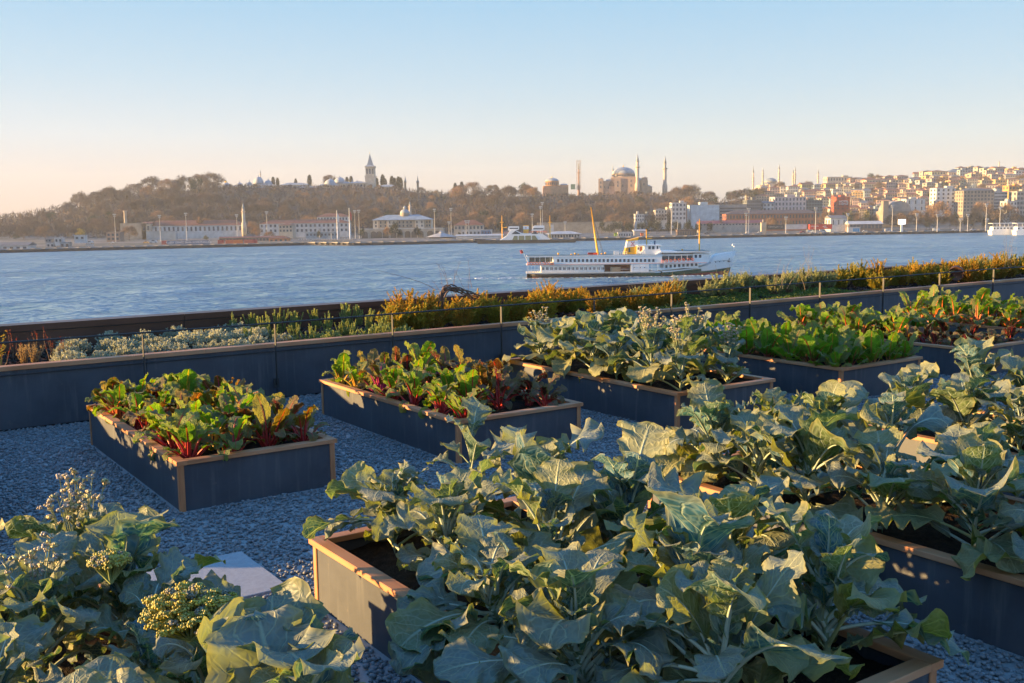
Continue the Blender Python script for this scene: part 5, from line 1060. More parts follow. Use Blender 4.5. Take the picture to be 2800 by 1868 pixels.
for k in range(11): a_ = math.pi + k * math.pi / 10; ub('window', WINM, t, (c[0] + r * math.cos(a_), c[1] + r * math.sin(a_), Zf(410)), (.5, 1.5, 3.4), a_)
m_ = MB(); m_.dome((X(1150), 14, Zf(426)), 38 * s.k, 16 * s.k, 12); obj('half_dome', m_, LM, t)
# mosque with six minarets
s = Site(1240, 700, 1750, 4.702); X, Zf = s.x, s.z; t = thing('six_minaret_mosque', 'blue grey domed mosque with six slender minarets on the right skyline', 'mosque', at(2113.7, 529, 1750), 0); SM = far((.46, .36, .28)); LB = far((.17, .22, .28))
m_ = MB(); m_.b2(X(1060), X(1165), -14, 20, -30, Zf(595)); m_.b2(X(1165), X(1270), -18, 20, -30, Zf(592)); m_.b2(X(1170), X(1395), 0, 50, -30, Zf(575)); m_.b2(X(1060), X(1395), 4, 40, -30, Zf(625)); obj('wall', m_, SM, t)
r = 82 * s.k; c = (X(1250), 24, 0); m_ = MB(); m_.lathe([(r, Zf(580)), (r, Zf(552)), (r * 1.03, Zf(550))], 20, c); obj('drum', m_, SM, t)
m_ = MB(); m_.lathe([(r * math.cos(q), Zf(552) + 54 * s.k * math.sin(q)) for q in np.linspace(0, 1.5, 8)], 20, c); obj('dome', m_, LB, t)
for k in range(10): a_ = math.pi + k * math.pi / 9; ub('window', WINM, t, (c[0] + r * math.cos(a_), c[1] + r * math.sin(a_), Zf(565)), (.5, 1.6, 3), a_)
m_ = MB(); m_.dome((X(1180), 10, Zf(580)), 40 * s.k, 24 * s.k, 12); m_.dome((X(1330), 10, Zf(580)), 40 * s.k, 26 * s.k, 12); m_.dome((X(1375), 4, Zf(572)), 22 * s.k, 18 * s.k, 10); m_.dome((X(1120), 2, Zf(596)), 18 * s.k, 24 * s.k, 10); obj('half_dome', m_, LB, t)
for px, yb_, yt_, y in ((968, 690, 345, -10), (1236, 520, 352, 70), (1273, 600, 325, -20), (1537, 590, 350, 10), (1615, 585, 370, 60), (1900, 590, 385, 40)): mosque_minaret(t, X(px), y, Zf(yb_ + 40), Zf(yt_), 11 * s.k, SM, (.36, .48, .60))
# palace on the ridge: tower, halls, domed kiosks
s = Site(1390, 420, 1320, 3.359); X, Zf = s.x, s.z; t = thing('palace_tower', 'square white palace tower with a tall pointed grey spire on the ridge', 'tower', at(1013.8, 505, 1320), 0); SM = far((.50, .44, .37))
m_ = MB(); m_.b2(X(1347), X(1437), -8, 6, -14, Zf(352)); m_.b2(X(1343), X(1441), -8.6, 6.6, Zf(352), Zf(342)); m_.b2(X(1352), X(1432), -6.5, 5, Zf(342), Zf(268)); m_.b2(X(1346), X(1438), -8, 6.6, Zf(268), Zf(258)); obj('shaft', m_, SM, t)
for px in (1366, 1392, 1418): ub('window', WINM, t, (X(px), -6.52, Zf(302)), (12 * s.k, .3, 46 * s.k))
for y in (-3, 2): ub('window', WINM, t, (X(1352), y, Zf(302)), (.3, 1.8, 46 * s.k))
m_ = MB(); m_.lathe([(46 * s.k * 1.35, Zf(258)), (30 * s.k * 1.2, Zf(244)), (.2, Zf(145))], 4, (X(1391), -.8, 0), smooth=False, a0=math.pi / 4); sp_ = obj('spire', m_, far((.22, .27, .33)), t); m_ = MB(); m_.cyl((X(1389), -.8, Zf(147)), (X(1388), -.8, Zf(128)), .2, n=5); obj('finial', m_, GOLDM, sp_)
def kiosk(label, px0, px1, pyb, pyw, dome, Y=1310, col=(.50, .44, .38), nw=4, name='palace_pavilion', gold=False, depth=14):
    s = Site((px0 + px1) / 2, pyb, Y, 3.359); t = thing(name, label, 'pavilion', at(600 + (px0 + px1) / 2 / 3.359, 380 + pyb / 3.359, Y), 0, None); m_ = MB(); w = (px1 - px0) * s.k; h = s.z(pyw); m_.b2(-w / 2, w / 2, 0, depth, -12, h); obj('wall', m_, far(col), t)
    m_ = MB(); m_.hip(-w / 2 - 1.2, w / 2 + 1.2, -1.2, depth + 1.2, h, h + 2.2 + w * .02); rf = obj('roof', m_, far((.30, .33, .36)), t)
    for q in range(nw): ub('window', WINM, t, (-w / 2 + w * (q + .5) / nw, 0, h * .55), (w / nw * .5, .3, h * .45))
    for dx, dy0, dyt in dome:
        r = dx[1] * s.k; x = s.x(dx[0]); m_ = MB(); z0, z1 = s.z(dy0), s.z(dyt); m_.lathe([(r, h), (r, z0), (r * 1.06, z0 + .2), (r, z0 + .4)] + [(r * math.cos(q), z0 + .4 + (z1 - z0 - .4) * math.sin(q)) for q in np.linspace(.05, 1.5, 6)], 16, (x, depth / 2, 0)); d_ = obj('dome', m_, far((.32, .36, .41)), rf if False else t)
        m_ = MB(); m_.lathe([(.5, z1 - .2), (.7 if not gold else 1.6, z1 + 1.2), (.1, z1 + 2.4 if not gold else z1 + 3.4)], 6, (x, depth / 2, 0)); obj('finial', m_, GOLDM if gold else far(LEAD), d_)
    return t
kiosk('domed palace kiosk with a gilded lantern at the left end of the ridge', -20, 95, 540, 442, [((52, 45), 440, 405)], gold=True, nw=6); kiosk('low palace kiosk with a small grey dome beside the gilded one', 100, 225, 480, 440, [((172, 36), 436, 402)], nw=4)
kiosk('palace pavilion with the highest grey dome and small side domes', 270, 515, 500, 430, [((347, 46), 404, 348), ((262, 24), 420, 392), ((435, 36), 420, 380)], nw=6, depth=20); kiosk('plain white palace wing below the domed pavilion', 310, 420, 510, 455, [], nw=4, Y=1290)
kiosk('long grey-roofed palace wing in the middle of the ridge', 555, 820, 500, 425, [], nw=9, depth=18); kiosk('lower palace wing with a row of small windows', 680, 935, 500, 455, [], nw=9, Y=1292); kiosk('palace block with a broad grey dome right of the long wing', 910, 1100, 520, 430, [((1012, 54), 425, 372)], nw=5, Y=1296, col=(.50, .42, .34)); kiosk('palace hall with a wide rounded grey dome left of the tower', 1040, 1210, 470, 410, [((1100, 52), 400, 352)], nw=4); kiosk('long low palace kitchens with small roofs right of the dome', 1200, 1350, 450, 408, [((1215, 20), 408, 392), ((1260, 16), 408, 395)], nw=5); kiosk('low grey palace roof right of the tower', 1450, 1630, 490, 440, [], nw=5, Y=1290)
s = Site(1700, 440, 1330, 3.359)
for px, lab in ((1707, 'left of two slender grey gate turrets right of the palace tower'), (1822, 'right of two slender grey gate turrets right of the palace tower')):
    t = thing('gate_turret', lab, 'turret', at(600 + px / 3.359, 512, 1330), 0); a_ = MB(); a_.cyl((0, 0, -10), (0, 0, s.z(395)), 1.5, 1.4, 8); obj('shaft', a_, far(STONE), t); a_ = MB(); a_.lathe([(2.1, s.z(398)), (1.2, s.z(378)), (.05, s.z(335))], 8); obj('spire', a_, far((.2, .24, .28)), t)
a_, b_ = MB(), MB()
def lone_minaret(lab, px, yt, yb, Y, r, balc=(.62,)): t = thing('minaret', lab, 'minaret', at(px, yb, Y), 0); h = (yb - yt) * Y / F; x1, x2 = MB(), MB(); minaret(x1, x2, 0, 0, 0, h, r, 8, balc); obj('shaft', x1, far((.48, .40, .33)), t); obj('spire', x2, far(LEAD), t)
lone_minaret('small minaret behind the domed palace pavilion', 713, 465, 500, 1340, .8); lone_minaret('small pale minaret rising behind the gap between the barracks', 667, 556, 617, 930, 1.5); lone_minaret('slim minaret beside the dome of the arcaded mansion', 1121.5, 551, 590, 900, 1.1); lone_minaret('tiny white minaret on the far right skyline', 2731, 438, 465, 1580, 1.0); lone_minaret('grey minaret between white blocks at the right', 2560, 515, 550, 1100, 1.6)
t = thing('column', 'old stone column among bare trees at the left', 'column', at(344, 613, 960), 0); a_ = MB(); a_.lathe([(2, -4), (2, 1), (1.5, 1.4), (1.35, 10.5), (1.9, 11.5), (1.9, 12.4)], 10); obj('shaft', a_, far(STONE), t)
# ------------------------------------------------------------------ quay-side buildings (left to right)
bld('small white quay house with a grey pitched roof at the left edge', -30, 77, 672, 688, 690, 12, WHT, 1, 6, 'gable', ROOFG, 9, side=1)
for k, (x0, x1, yt, yb, c, lab) in enumerate([(128, 148, 666, 677, WHT, 'small white booth, first on the left quay'), (165, 190, 664, 678, BLG, 'pale blue booth, second on the left quay'), (204, 232, 645, 657, WHT, 'white container office behind the left quay'), (235, 250, 671, 683, WHT, 'small white kiosk near the left waterline'), (124, 140, 655, 662, GRY, 'low grey hut on the left point'), (150, 170, 652, 664, WHT, 'pale hut behind the left booths')]): bld(lab, x0, x1, yt, yb, 720, 5, c, 1, 2, 'flat', rz=.05, side=1, sink=2, name='booth', cat='booth', extra=False)
bld('ruined brown brick house with empty windows on the left', 292, 328, 637, 659, 850, 10, (.28, .19, .15), 2, 3, 'flat', side=1, extra=False); bld('grey striped stone wall with a broken top behind the bare tree', 330, 400, 612, 640, 930, 10, STONE, 0, 0, 'flat', extra=False, name='stone_ruin', cat='ruin')
bld('long white barracks with a red roof and arched windows, left wing', 398, 662, 617, 636, 935, 16, WHT, 1, 22, 'hip', ROOFR, 14, .02, ww=.42, wh=.6); bld('lit end gable building of the left barracks', 388, 412, 613, 636, 930, 16, CREAM, 1, 2, 'gable', ROOFR, 6, side=2)
bld('long white two-storey barracks with a red roof, right wing', 712, 952, 611, 637, 925, 18, WHT, 2, 20, 'hip', ROOFR, 10, .02, ww=.45); bld('warm cream pavilion with a red hipped roof in front of the right barracks', 763, 800, 616, 636, 890, 14, CREAM, 2, 4, 'hip', ROOFR, 5); bld('upper white barracks house with a red roof above the right wing', 868, 951, 593, 605, 990, 14, WHT, 1, 10, 'hip', ROOFR, 9)
bld('small orange house with a red roof on the shore', 736, 788, 652, 663, 800, 9, (.50, .20, .10), 1, 4, 'hip', ROOFR, 7, wh=.4); bld('low blue and white boat shed in front of the barracks', 836, 925, 637, 647, 850, 8, BLG, 1, 9, 'flat', extra=False); bld('low blue fence building before the left barracks', 400, 480, 634, 644, 900, 5, BLG, 0, 0, 'flat', extra=False); bld('long low red-roofed shed behind the orange containers', 600, 745, 650, 663, 820, 8, (.20, .14, .12), 1, 16, 'gable', (.18, .07, .06), 3, extra=False)
for k, (x0, x1, c) in enumerate([(613, 633, (.62, .14, .05)), (634, 660, (.66, .17, .04)), (664, 690, (.55, .12, .08)), (691, 699, (.42, .06, .05)), (592, 608, (.45, .07, .05)), (438, 450, (.45, .08, .06))]):
    Y = 745; kx = Y / F; t = thing('shipping_container', f'{"orange" if c[0] > .5 else "red"} shipping container, {o_(k)} on the left quay', 'container', gp((x0 + x1) / 2, Y), 0, 'containers on the quay'); m_ = MB(); w = (x1 - x0) * kx; m_.b2(-w / 2, w / 2, 0, 2.4, 0, 2.7)
    for q in np.arange(-w / 2 + .2, w / 2, .45): m_.b2(q, q + .15, -.06, 0, .15, 2.55)
    obj('body', m_, far(c, .5), t); ub('corner_frame', far(tuple(q * .7 for q in c), .5), t, (0, -.05, 2.68), (w + .1, .2, .16))
t = thing('banner_fence', 'long dark blue fence banner with white lettering on the left quay', 'banner', gp(512, 742), 0); w = 120 * 722 / F; m_ = MB(); m_.b2(-w / 2, w / 2, 0, .12, .1, 2.6); obj('panel', m_, far((.05, .10, .20), .5), t); text('lettering', 'KUZEY DENİZ SAHA KOMUTANLIĞI', 2.0, WHITE, t, (0, -.03, 1.35), (math.pi / 2, 0, 0))
# arcaded mansion
Y = 860; s = Site(1675, 935, Y, 3.359); X, Zf = s.x, s.z; t = thing('arcaded_mansion', 'large cream mansion with a blue grey roof and dome standing on an arcaded stone terrace', 'mansion', at(600 + 1675 / 3.359, 380 + 935 / 3.359, Y), 0)
m_ = MB(); m_.b2(X(1300), X(2050), 0, 26, -3, Zf(828)); obj('terrace', m_, far((.40, .34, .27)), t); m_ = MB(); m_.b2(X(1300), X(2050), -.3, .3, Zf(828), Zf(822)); obj('balustrade', m_, far(WHT), t)
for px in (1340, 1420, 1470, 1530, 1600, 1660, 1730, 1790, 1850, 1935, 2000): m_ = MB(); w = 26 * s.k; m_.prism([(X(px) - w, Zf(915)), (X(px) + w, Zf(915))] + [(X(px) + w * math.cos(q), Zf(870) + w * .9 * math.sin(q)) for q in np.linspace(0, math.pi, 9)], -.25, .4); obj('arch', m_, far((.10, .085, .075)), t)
m_ = MB(); m_.b2(X(1410), X(1945), 4, 24, Zf(830), Zf(745)); m_.b2(X(1545), X(1625), 2.6, 5, Zf(830), Zf(745)); m_.b2(X(1798), X(1878), 2.6, 5, Zf(830), Zf(745)); obj('wall', m_, far((.56, .50, .42)), t); m_ = MB(); m_.b2(X(1630), X(1795), 3.4, 5, Zf(828), Zf(748)); m_.b2(X(1460), X(1540), 3.4, 5, Zf(828), Zf(748)); m_.b2(X(1882), X(1944), 3.4, 5, Zf(828), Zf(748)); obj('stone_facing', m_, far((.36, .29, .22)), t)
for px in (1437, 1482, 1525, 1565, 1605, 1655, 1690, 1725, 1760, 1815, 1860, 1905, 1930):
    for pz, hh in ((768, 22), (800, 18)): ub('window', WINM, t, (X(px), 2.55 if 1545 < px < 1625 or 1798 < px < 1878 else 3.35 if px > 1460 else 3.95, Zf(pz)), (13 * s.k, .3, hh * s.k))
m_ = MB(); m_.hip(X(1395), X(1958), 2, 26, Zf(746), Zf(700)); m_.hip(X(1535), X(1635), 1.2, 20, Zf(746), Zf(716)); m_.hip(X(1788), X(1888), 1.2, 20, Zf(746), Zf(716)); rf = obj('roof', m_, far((.26, .32, .37)), t)
m_ = MB(); c = (X(1694), 14, 0); r = 45 * s.k; m_.lathe([(r, Zf(722)), (r, Zf(688)), (r * 1.05, Zf(686))], 14, c); obj('drum', m_, far(CREAM), rf); m_ = MB(); m_.lathe([(r * math.cos(q), Zf(686) + 38 * s.k * math.sin(q)) for q in np.linspace(0, 1.5, 6)] + [(1.4, Zf(645)), (1.4, Zf(630)), (.1, Zf(618))], 14, c); obj('dome', m_, far(LEAD), rf)
# pavilion on the water, depot, sheds, terminal
Y = 815; s = Site(2030, 955, Y, 3.359); X, Zf = s.x, s.z; t = thing('waterside_pavilion', 'low hexagonal wooden pavilion with a grey tent roof over the water', 'pavilion', at(600 + 2030 / 3.359, 380 + 955 / 3.359, Y), 0); m_ = MB(); m_.b2(X(1905), X(2150), 0, 22, -2, Zf(935)); obj('deck', m_, far((.34, .26, .18)), t)
m_ = MB(); m_.b2(X(1925), X(2135), 3, 20, Zf(935), Zf(900)); obj('wall', m_, far((.10, .08, .075)), t); m_ = MB(); m_.lathe([(145 * s.k, Zf(902)), (40 * s.k, Zf(872)), (26 * s.k, Zf(868)), (24 * s.k, Zf(858)), (6 * s.k, Zf(848)), (.1, Zf(838))], 8, (0, 11, 0), smooth=False); obj('roof', m_, far((.34, .34, .35)), t); m_ = MB(); [m_.cyl((x, -.1, Zf(935)), (x, -.1, Zf(915)), .12, n=4) for x in np.arange(X(1905), X(2150), 1.6)]; m_.cyl((X(1905), -.1, Zf(915)), (X(2150), -.1, Zf(915)), .1, n=4); obj('railing', m_, far((.5, .48, .42)), t)
bld('long cream depot with a red roof behind the pavilion', 1242, 1322, 616, 630, 905, 16, CREAM, 1, 8, 'hip', ROOFR, 14); bld('wide low white shed with painted waves beside the pavilion', 1248, 1375, 645, 659, 800, 10, WHT, 0, 0, 'gable', (.42, .44, .46), 4, side=0); bld('low white boat hall with a long flat roof behind the depot sheds', 1262, 1345, 631, 643, 860, 10, WHT, 1, 8, 'flat', extra=False); bld('small bright blue cabin behind the car ferry', 1316, 1340, 632, 641, 850, 5, (.05, .16, .32), 1, 3, 'flat', extra=False, name='cabin', cat='cabin')
bld('low white ferry terminal with a long pale roof right of the car ferry', 1500, 1585, 640, 652, 800, 12, (.5, .5, .48), 1, 11, 'hip', (.40, .43, .46), 7, over=2); bld('old grey stone city wall behind the terminal', 1470, 1700, 609, 630, 960, 6, STONE, 0, 0, 'flat', extra=False, name='city_wall', cat='wall'); bld('white billboard panel by the car ferry mast', 1506, 1514, 616, 632, 830, 1, WHT, 0, 0, 'flat', extra=False, name='billboard', cat='billboard')
bld('white cabin row with small windows on the quay behind the ferry', 1690, 1732, 637, 648, 820, 5, WHT, 1, 6, 'flat', extra=False, name='cabin', cat='cabin'); bld('plain grey shed right of the white cabins', 1734, 1765, 632, 648, 830, 8, (.42, .42, .43), 0, 0, 'gable', (.4, .4, .41), 4, name='shed', cat='shed'); bld('dark low kiosk with a flat roof behind the ferry mast', 1852, 1905, 630, 648, 815, 8, (.16, .11, .09), 1, 8, 'flat', extra=False, name='kiosk', cat='kiosk')
for x0, c, lab in ((1752, (.65, .16, .04), 'orange crate box on the quay left of the ferry mast'), (1680, (.28, .42, .05), 'lime green box on the quay left of the white cabins')): bld(lab, x0, x0 + 8, 639, 649, 812, 2, c, 0, 0, 'flat', extra=False, name='storage_box', cat='box', sink=.5)
bld('white three-storey house with tall windows below the trees', 1737, 1761, 587, 606, 985, 12, WHT, 2, 4, 'flat'); bld('narrow blue grey house beside the white one', 1762, 1781, 588, 606, 990, 12, BLG, 2, 3, 'flat'); bld('cream hotel with blue grey lower storeys and a dark roof terrace', 1792, 1824, 575, 604, 985, 14, (.52, .49, .45), 3, 4, 'hip', (.14, .13, .12), 5); bld('blank cream wall house behind the arched white house', 1824, 1840, 568, 604, 995, 12, CREAM, 0, 0, 'flat'); bld('tall white corner house with arched windows', 1837, 1876, 556, 603, 980, 14, WHT, 4, 4, 'flat', trim=1)
bld('big windowless pale blue white block', 1890, 1966, 562, 602, 985, 22, (.50, .56, .58), 0, 0, 'flat'); t = bld('open grey multi-storey car park with dark horizontal slots', 1966, 2042, 561, 602, 990, 24, (.24, .24, .25), 0, 0, 'flat', extra=False); [ub('deck_opening', WINM, t, (0, 0, q), (25, .3, 1.5)) for q in (2.5, 5.4, 8.3, 11.2)]; bld('dark glass office block right of the car park', 2042, 2082, 549, 600, 1000, 18, (.13, .15, .17), 6, 8, 'flat', ww=.7)
bld('pink and white striped hotel with three rows of balconied windows', 2118, 2203, 540, 577, 1010, 20, (.55, .46, .46), 3, 9, 'flat', trim=1, ww=.42, wh=.6); bld('white house with a grey roof left of the striped hotel', 2086, 2117, 556, 578, 1005, 14, WHT, 2, 3, 'gable', ROOFG, 5); bld('dark green glass block right of the striped hotel', 2204, 2248, 549, 580, 1020, 16, (.12, .17, .17), 4, 6, 'flat', ww=.7)
bld('long red brick station building with a dark slate roof and two rows of pale windows', 1986, 2241, 585, 617, 935, 18, (.30, .105, .06), 2, 30, 'hip', (.09, .07, .075), 10, ww=.42, side=3, trim=1); bld('long purple-roofed platform shed before the brick station', 1914, 2088, 611, 617, 900, 14, (.35, .33, .31), 1, 20, 'gable', (.16, .055, .075), 8, extra=False)
t = bld('red hotel block with white lettering on the right hillside', 2286, 2323, 540, 575, 1030, 16, (.42, .07, .035), 4, 3, 'flat', ww=.3, wh=.3); text('lettering', 'HOTEL', 3.0, WHITE, t, (.6, -.2, 8.6), (math.pi / 2, 0, 0)); text('lettering', 'KAZMAZ', 2.2, WHITE, t, (.6, -.2, 6.1), (math.pi / 2, 0, 0))
bld('white gabled hall with a tall chimney post near the quay', 2271, 2315, 597, 620, 870, 16, (.58, .57, .54), 1, 3, 'gable', ROOFG, 8, ww=.2, side=2); t = bld('long bright red trailer billboard on the quay', 2214, 2275, 615, 627, 850, 2.5, (.60, .05, .03), 0, 0, 'flat', extra=False, sink=0, name='billboard', cat='billboard'); [ub('white_line', WHITE, t, (q, -.02, z), (w, .08, .35)) for q, z, w in ((-5, 2.6, 6), (-5, 1.1, 2.2), (3, 2.4, 3), (4, 1.2, 3))]
bld('long plain white trailer left of the red billboard', 2146, 2206, 615, 627, 855, 2.5, WHT, 0, 0, 'flat', extra=False, sink=0, name='trailer', cat='trailer'); t = bld('dark billboard wall with pale lettering on the quay', 2096, 2145, 616, 628, 855, 1.2, (.045, .05, .055), 0, 0, 'flat', extra=False, sink=0, name='billboard', cat='billboard'); text('lettering', 'CENTURY 21', 2.1, far((.4, .4, .4)), t, (0, -.05, 2.2), (math.pi / 2, 0, 0)); bld('small cream kiosk left of the dark billboard', 2082, 2095, 610, 627, 860, 4, CREAM, 0, 0, 'flat', name='kiosk', cat='kiosk')
t = bld('blue and white container truck box on the right quay', 2319, 2352, 623, 636, 835, 3, WHT, 0, 0, 'flat', extra=False, sink=0, name='container', cat='container'); ub('blue_panel', far((.03, .22, .42)), t, (1.5, -.03, 2.0), (5.2, .1, 2.8))
t = bld('long market canopy with a striped white roof on the right quay', 2322, 2412, 613, 627, 860, 10, (.20, .14, .12), 1, 9, 'gable', (.5, .5, .5), 8, ww=.7, wh=.7, extra=False, name='market_canopy', cat='canopy')
# barrel-roofed station hall
Y = 960; k = Y / F; t = thing('barrel_roof_hall', 'old station hall with a big grey rounded roof behind bare trees on the right', 'station', at(2459, 600, Y), 0); m_ = MB(); w = 31 * k; m_.b2(-w - 2, w + 2, 0, 26, -4, 22 * k); m_.b2(-w - 5, -w, -1, 5, -4, 50 * k); obj('wall', m_, far((.27, .22, .18)), t); m_ = MB(); m_.prism([(w * math.cos(q), 22 * k + 28 * k * math.sin(q)) for q in np.linspace(0, math.pi, 15)], -.5, 26); obj('roof', m_, far((.27, .25, .24)), t)
bld('white stepped house right of the rounded station roof', 2477, 2528, 545, 580, 1000, 14, WHT, 2, 3, 'flat', ww=.2); bld('tall white block with blue grey lower half and scattered windows', 2559, 2611, 516, 569, 1010, 16, (.56, .57, .57), 5, 4, 'flat', ww=.35); bld('sunlit yellow corner house squeezed beside the white block', 2611, 2631, 521, 569, 1015, 14, OCH, 5, 3, 'flat'); bld('large grey stone bank building with deep rows of dark windows', 2633, 2716, 522, 580, 990, 22, (.30, .25, .21), 6, 9, 'hip', (.10, .11, .13), 7, ww=.55, wh=.62, side=4, trim=1); bld('white office block with five continuous window rows', 2717, 2752, 526, 586, 1000, 18, WHT, 7, 9, 'flat', ww=.7, wh=.45); bld('orange plastered house above the white office block', 2758, 2794, 509, 532, 1080, 14, (.60, .27, .08), 2, 4, 'flat'); bld('grey office tower cut by the right edge', 2778, 2830, 525, 600, 980, 16, GRY, 6, 6, 'flat', ww=.7); bld('small white block before the grey tower at the right edge', 2752, 2779, 552, 597, 975, 14, WHT, 4, 3, 'flat')
bld('long cream school with continuous window bands on the hillside', 2370, 2510, 492, 518, 1400, 26, CREAM, 3, 18, 'gable', ROOFR, 4, -.05, ww=.6, wh=.5, side=3); bld('big pale yellow palace block high on the right hill', 2547, 2592, 470, 498, 1480, 26, (.58, .48, .27), 3, 6, 'hip', ROOFR, 5, side=3); bld('long yellow house with a blue grey hipped roof on the hilltop', 2592, 2652, 471, 494, 1520, 24, (.56, .45, .27), 2, 9, 'hip', ROOFB, 9); bld('cream house with a brown roof and four window rows below the hilltop palace', 2598, 2634, 494, 518, 1300, 16, (.58, .44, .22), 4, 5, 'hip', ROOFR, 4); bld('long pale ministry block on the skyline', 2262, 2330, 485, 510, 1500, 20, CREAM, 2, 9, 'flat'); bld('brown stone skyline block beside the ministry', 2324, 2372, 488, 512, 1490, 20, (.42, .30, .20), 2, 6, 'hip', ROOFR, 3)
# hillside houses
def rowY(px, yb):
    lo, hi = baseY(px), ridgeY(px) + 30
    for _ in range(30):
        m__ = (lo + hi) / 2; yy = hz(px) - (T(px, m__) - HC) / m__ * F
        lo, hi = (m__, hi) if yy > yb else (lo, m__)
    return lo
g = np.random.default_rng(19); cols = [CREAM, WHT, GRY, OCH, PNK, BLG, STONE, STONE, CREAM, PNK]; seen = {}
for r, (yb, x0, x1) in enumerate([(600, 2240, 2810), (586, 2060, 2800), (572, 2050, 2800), (559, 2050, 2800), (546, 2040, 2810), (534, 2080, 2810), (522, 2170, 2810), (511, 2260, 2810), (500, 2400, 2810), (489, 2500, 2820), (478, 2620, 2820)]):
    px = x0
    while px < x1:
        w = g.uniform(17, 36); h = g.uniform(14, 26) * (1.15 if r < 3 else .9); c = cols[g.integers(len(cols))]; fl = int(np.clip(h / 6.5, 2, 4)); rt = ['flat', 'hip', 'hip', 'gable'][g.integers(4)]; Y = rowY(px + w / 2, yb)
        rown = ['lowest', 'second', 'third', 'fourth', 'fifth', 'sixth', 'seventh', 'eighth', 'ninth', 'tenth', 'top'][r]; i_ = seen.get((r, c), 0); seen[r, c] = i_ + 1
        if not (r < 2 and (2425 < px < 2490)):
            bld(f"{NAMES[c]} {['', '', 'two', 'three', 'four'][fl]}-storey {'flat-roofed' if rt == 'flat' else 'red-roofed'} house, {o_(i_)} {NAMES[c]} one from left in {rown} hillside row", px, px + w * .96, yb - h, yb, Y, g.uniform(10, 16), tuple(q for q in c), fl, int(np.clip(w / 6, 2, 5)), rt, ROOFR if g.random() < .7 else ROOFG, g.uniform(3, 6), g.normal(-.05, .16), 'house', 'house', 'houses on the right hillside', side=1)
        px += w * g.uniform(.9, 1.25)
for k in range(46):
    px = g.uniform(1990, 2810); Y = rowY(px, g.uniform(500, 585)) - 12; tree('bare' if k % 5 else 'dark', px, Y, g.uniform(16, 28), 1.1, f"{'bare brown' if k % 5 else 'dark green'} tree between the houses of the right hillside", f"{'bare' if k % 5 else 'green'} trees between the hillside houses")
for k, (px, h, kd, w) in enumerate([(2263, 55, 'tan', .75), (2318, 56, 'green', .8), (2340, 48, 'tan', .8), (2365, 55, 'green', .85), (2388, 42, 'bare', .9), (2465, 46, 'tan', 1.0), (2505, 54, 'tan', .85), (2535, 40, 'bare', 1.0), (2566, 74, 'tan', .9), (2600, 40, 'bare', 1.0), (2618, 46, 'green', .8), (2650, 44, 'dark', .7), (2690, 72, 'tan', .85), (2665, 46, 'bare', 1.0), (2720, 40, 'bare', 1.0), (2755, 66, 'tan', .8), (2780, 40, 'bare', 1), (2110, 40, 'tan', .8), (2150, 34, 'tan', .9), (2545, 34, 'green', 1.1), (2700, 36, 'dark', .9), (2440, 40, 'bare', .9)]):
    tree(kd, px, 900 if px > 2240 else 890, h, w, f"{ {'tan': 'tall tan bare', 'green': 'budding green', 'bare': 'low brown bare', 'dark': 'dark green'}[kd]} tree, {o_(k)} along the right quay road", 'trees along the right quay road')
for k, px in enumerate((2060, 2078, 1995, 2030, 2010)): tree('bare' if k % 2 else 'dark', px, 1350, 30, 1.2, f'{"bare" if k % 2 else "dark green"} tree, {o_(k)} left of the six-minaret mosque', 'trees left of the mosque')
# ------------------------------------------------------------------ masts, flagpoles, billboard, vehicles on the quay
def pole(label, px, yt, Y=None, head=True, r=.32, col=(.50, .48, .45), group='lamp masts along the far quay'):
    Y = Y or 860; b = gp(px, Y); h = HC + (hz(px) - yt) / F * Y - b[2]; t = thing('lamp_mast', label, 'lamp mast', b, 0, group); m_ = MB(); m_.cyl((0, 0, -.5), (0, 0, h), r, r * .6, 6); obj('post', m_, far(col), t)
    if head: m_ = MB(); m_.b2(-1.3, 1.3, -.3, .3, h - .2, h + .9); m_.b2(-.9, .9, -.3, .3, h - 1.5, h - .8); obj('lamp_head', m_, far((.4, .4, .4)), t)
for k, (px, yt) in enumerate([(313, 588), (436, 591), (508, 585), (647, 589), (729, 581), (970, 578), (981, 577), (1188, 574), (1233, 572), (1455, 587), (1478, 567), (1483, 556), (1836, 572), (1853, 601), (2048, 572), (2041, 585), (2150, 595), (2231, 570), (2319, 586), (2441, 563), (2508, 586), (2565, 588), (2648, 588), (2628, 600), (2736, 568), (2698, 560), (2701, 600), (1227, 608), (1274, 605), (1280, 605), (872, 625), (904, 625), (1545, 608)]): pole(f'grey lamp mast, {o_(k)} along the far quay', px, yt, 850 if px < 1900 else 842)
for px, yt, c, lab, nm in ((921, 575, (.7, .7, .7), 'tall white flagpole with a white flag on the pier', 'white flag'), (955, 569, (.45, .05, .05), 'tall white flagpole with a red flag on the pier', 'red flag')):
    Y = 822; b = gp(px, Y); h = HC + (hz(px) - yt) / F * Y - b[2]; t = thing('flagpole', lab, 'flagpole', b); m_ = MB(); m_.cyl((0, 0, 0), (0, 0, h), .42, .3, 8); obj('pole', m_, WHITE, t); m_ = MB(); n = 7; V = []
    for q in np.linspace(0, 1, n): V += [(.4 + 1.6 * q, .3 * math.sin(q * 5), h - 2 - q * 3.5), (.4 + 1.2 * q, .3 * math.sin(q * 5 + .5), h - 8.5 - q * 2)]
    m_.add(V, [[2 * i_, 2 * i_ + 1, 2 * i_ + 3, 2 * i_ + 2] for i_ in range(n - 1)], smooth=True); obj('flag', m_, far(c), t)
Y = 815; k = Y / F; b = at(895, 672, Y); t = thing('pier', 'low concrete pier with a white railing below the flagpoles', 'pier', (b[0], b[1], WATER), 0); m_ = MB(); w = 146 * k; m_.b2(-w / 2, w / 2, -6, 14, -1, 2.3); obj('deck', m_, far((.24, .19, .15)), t); m_ = MB()
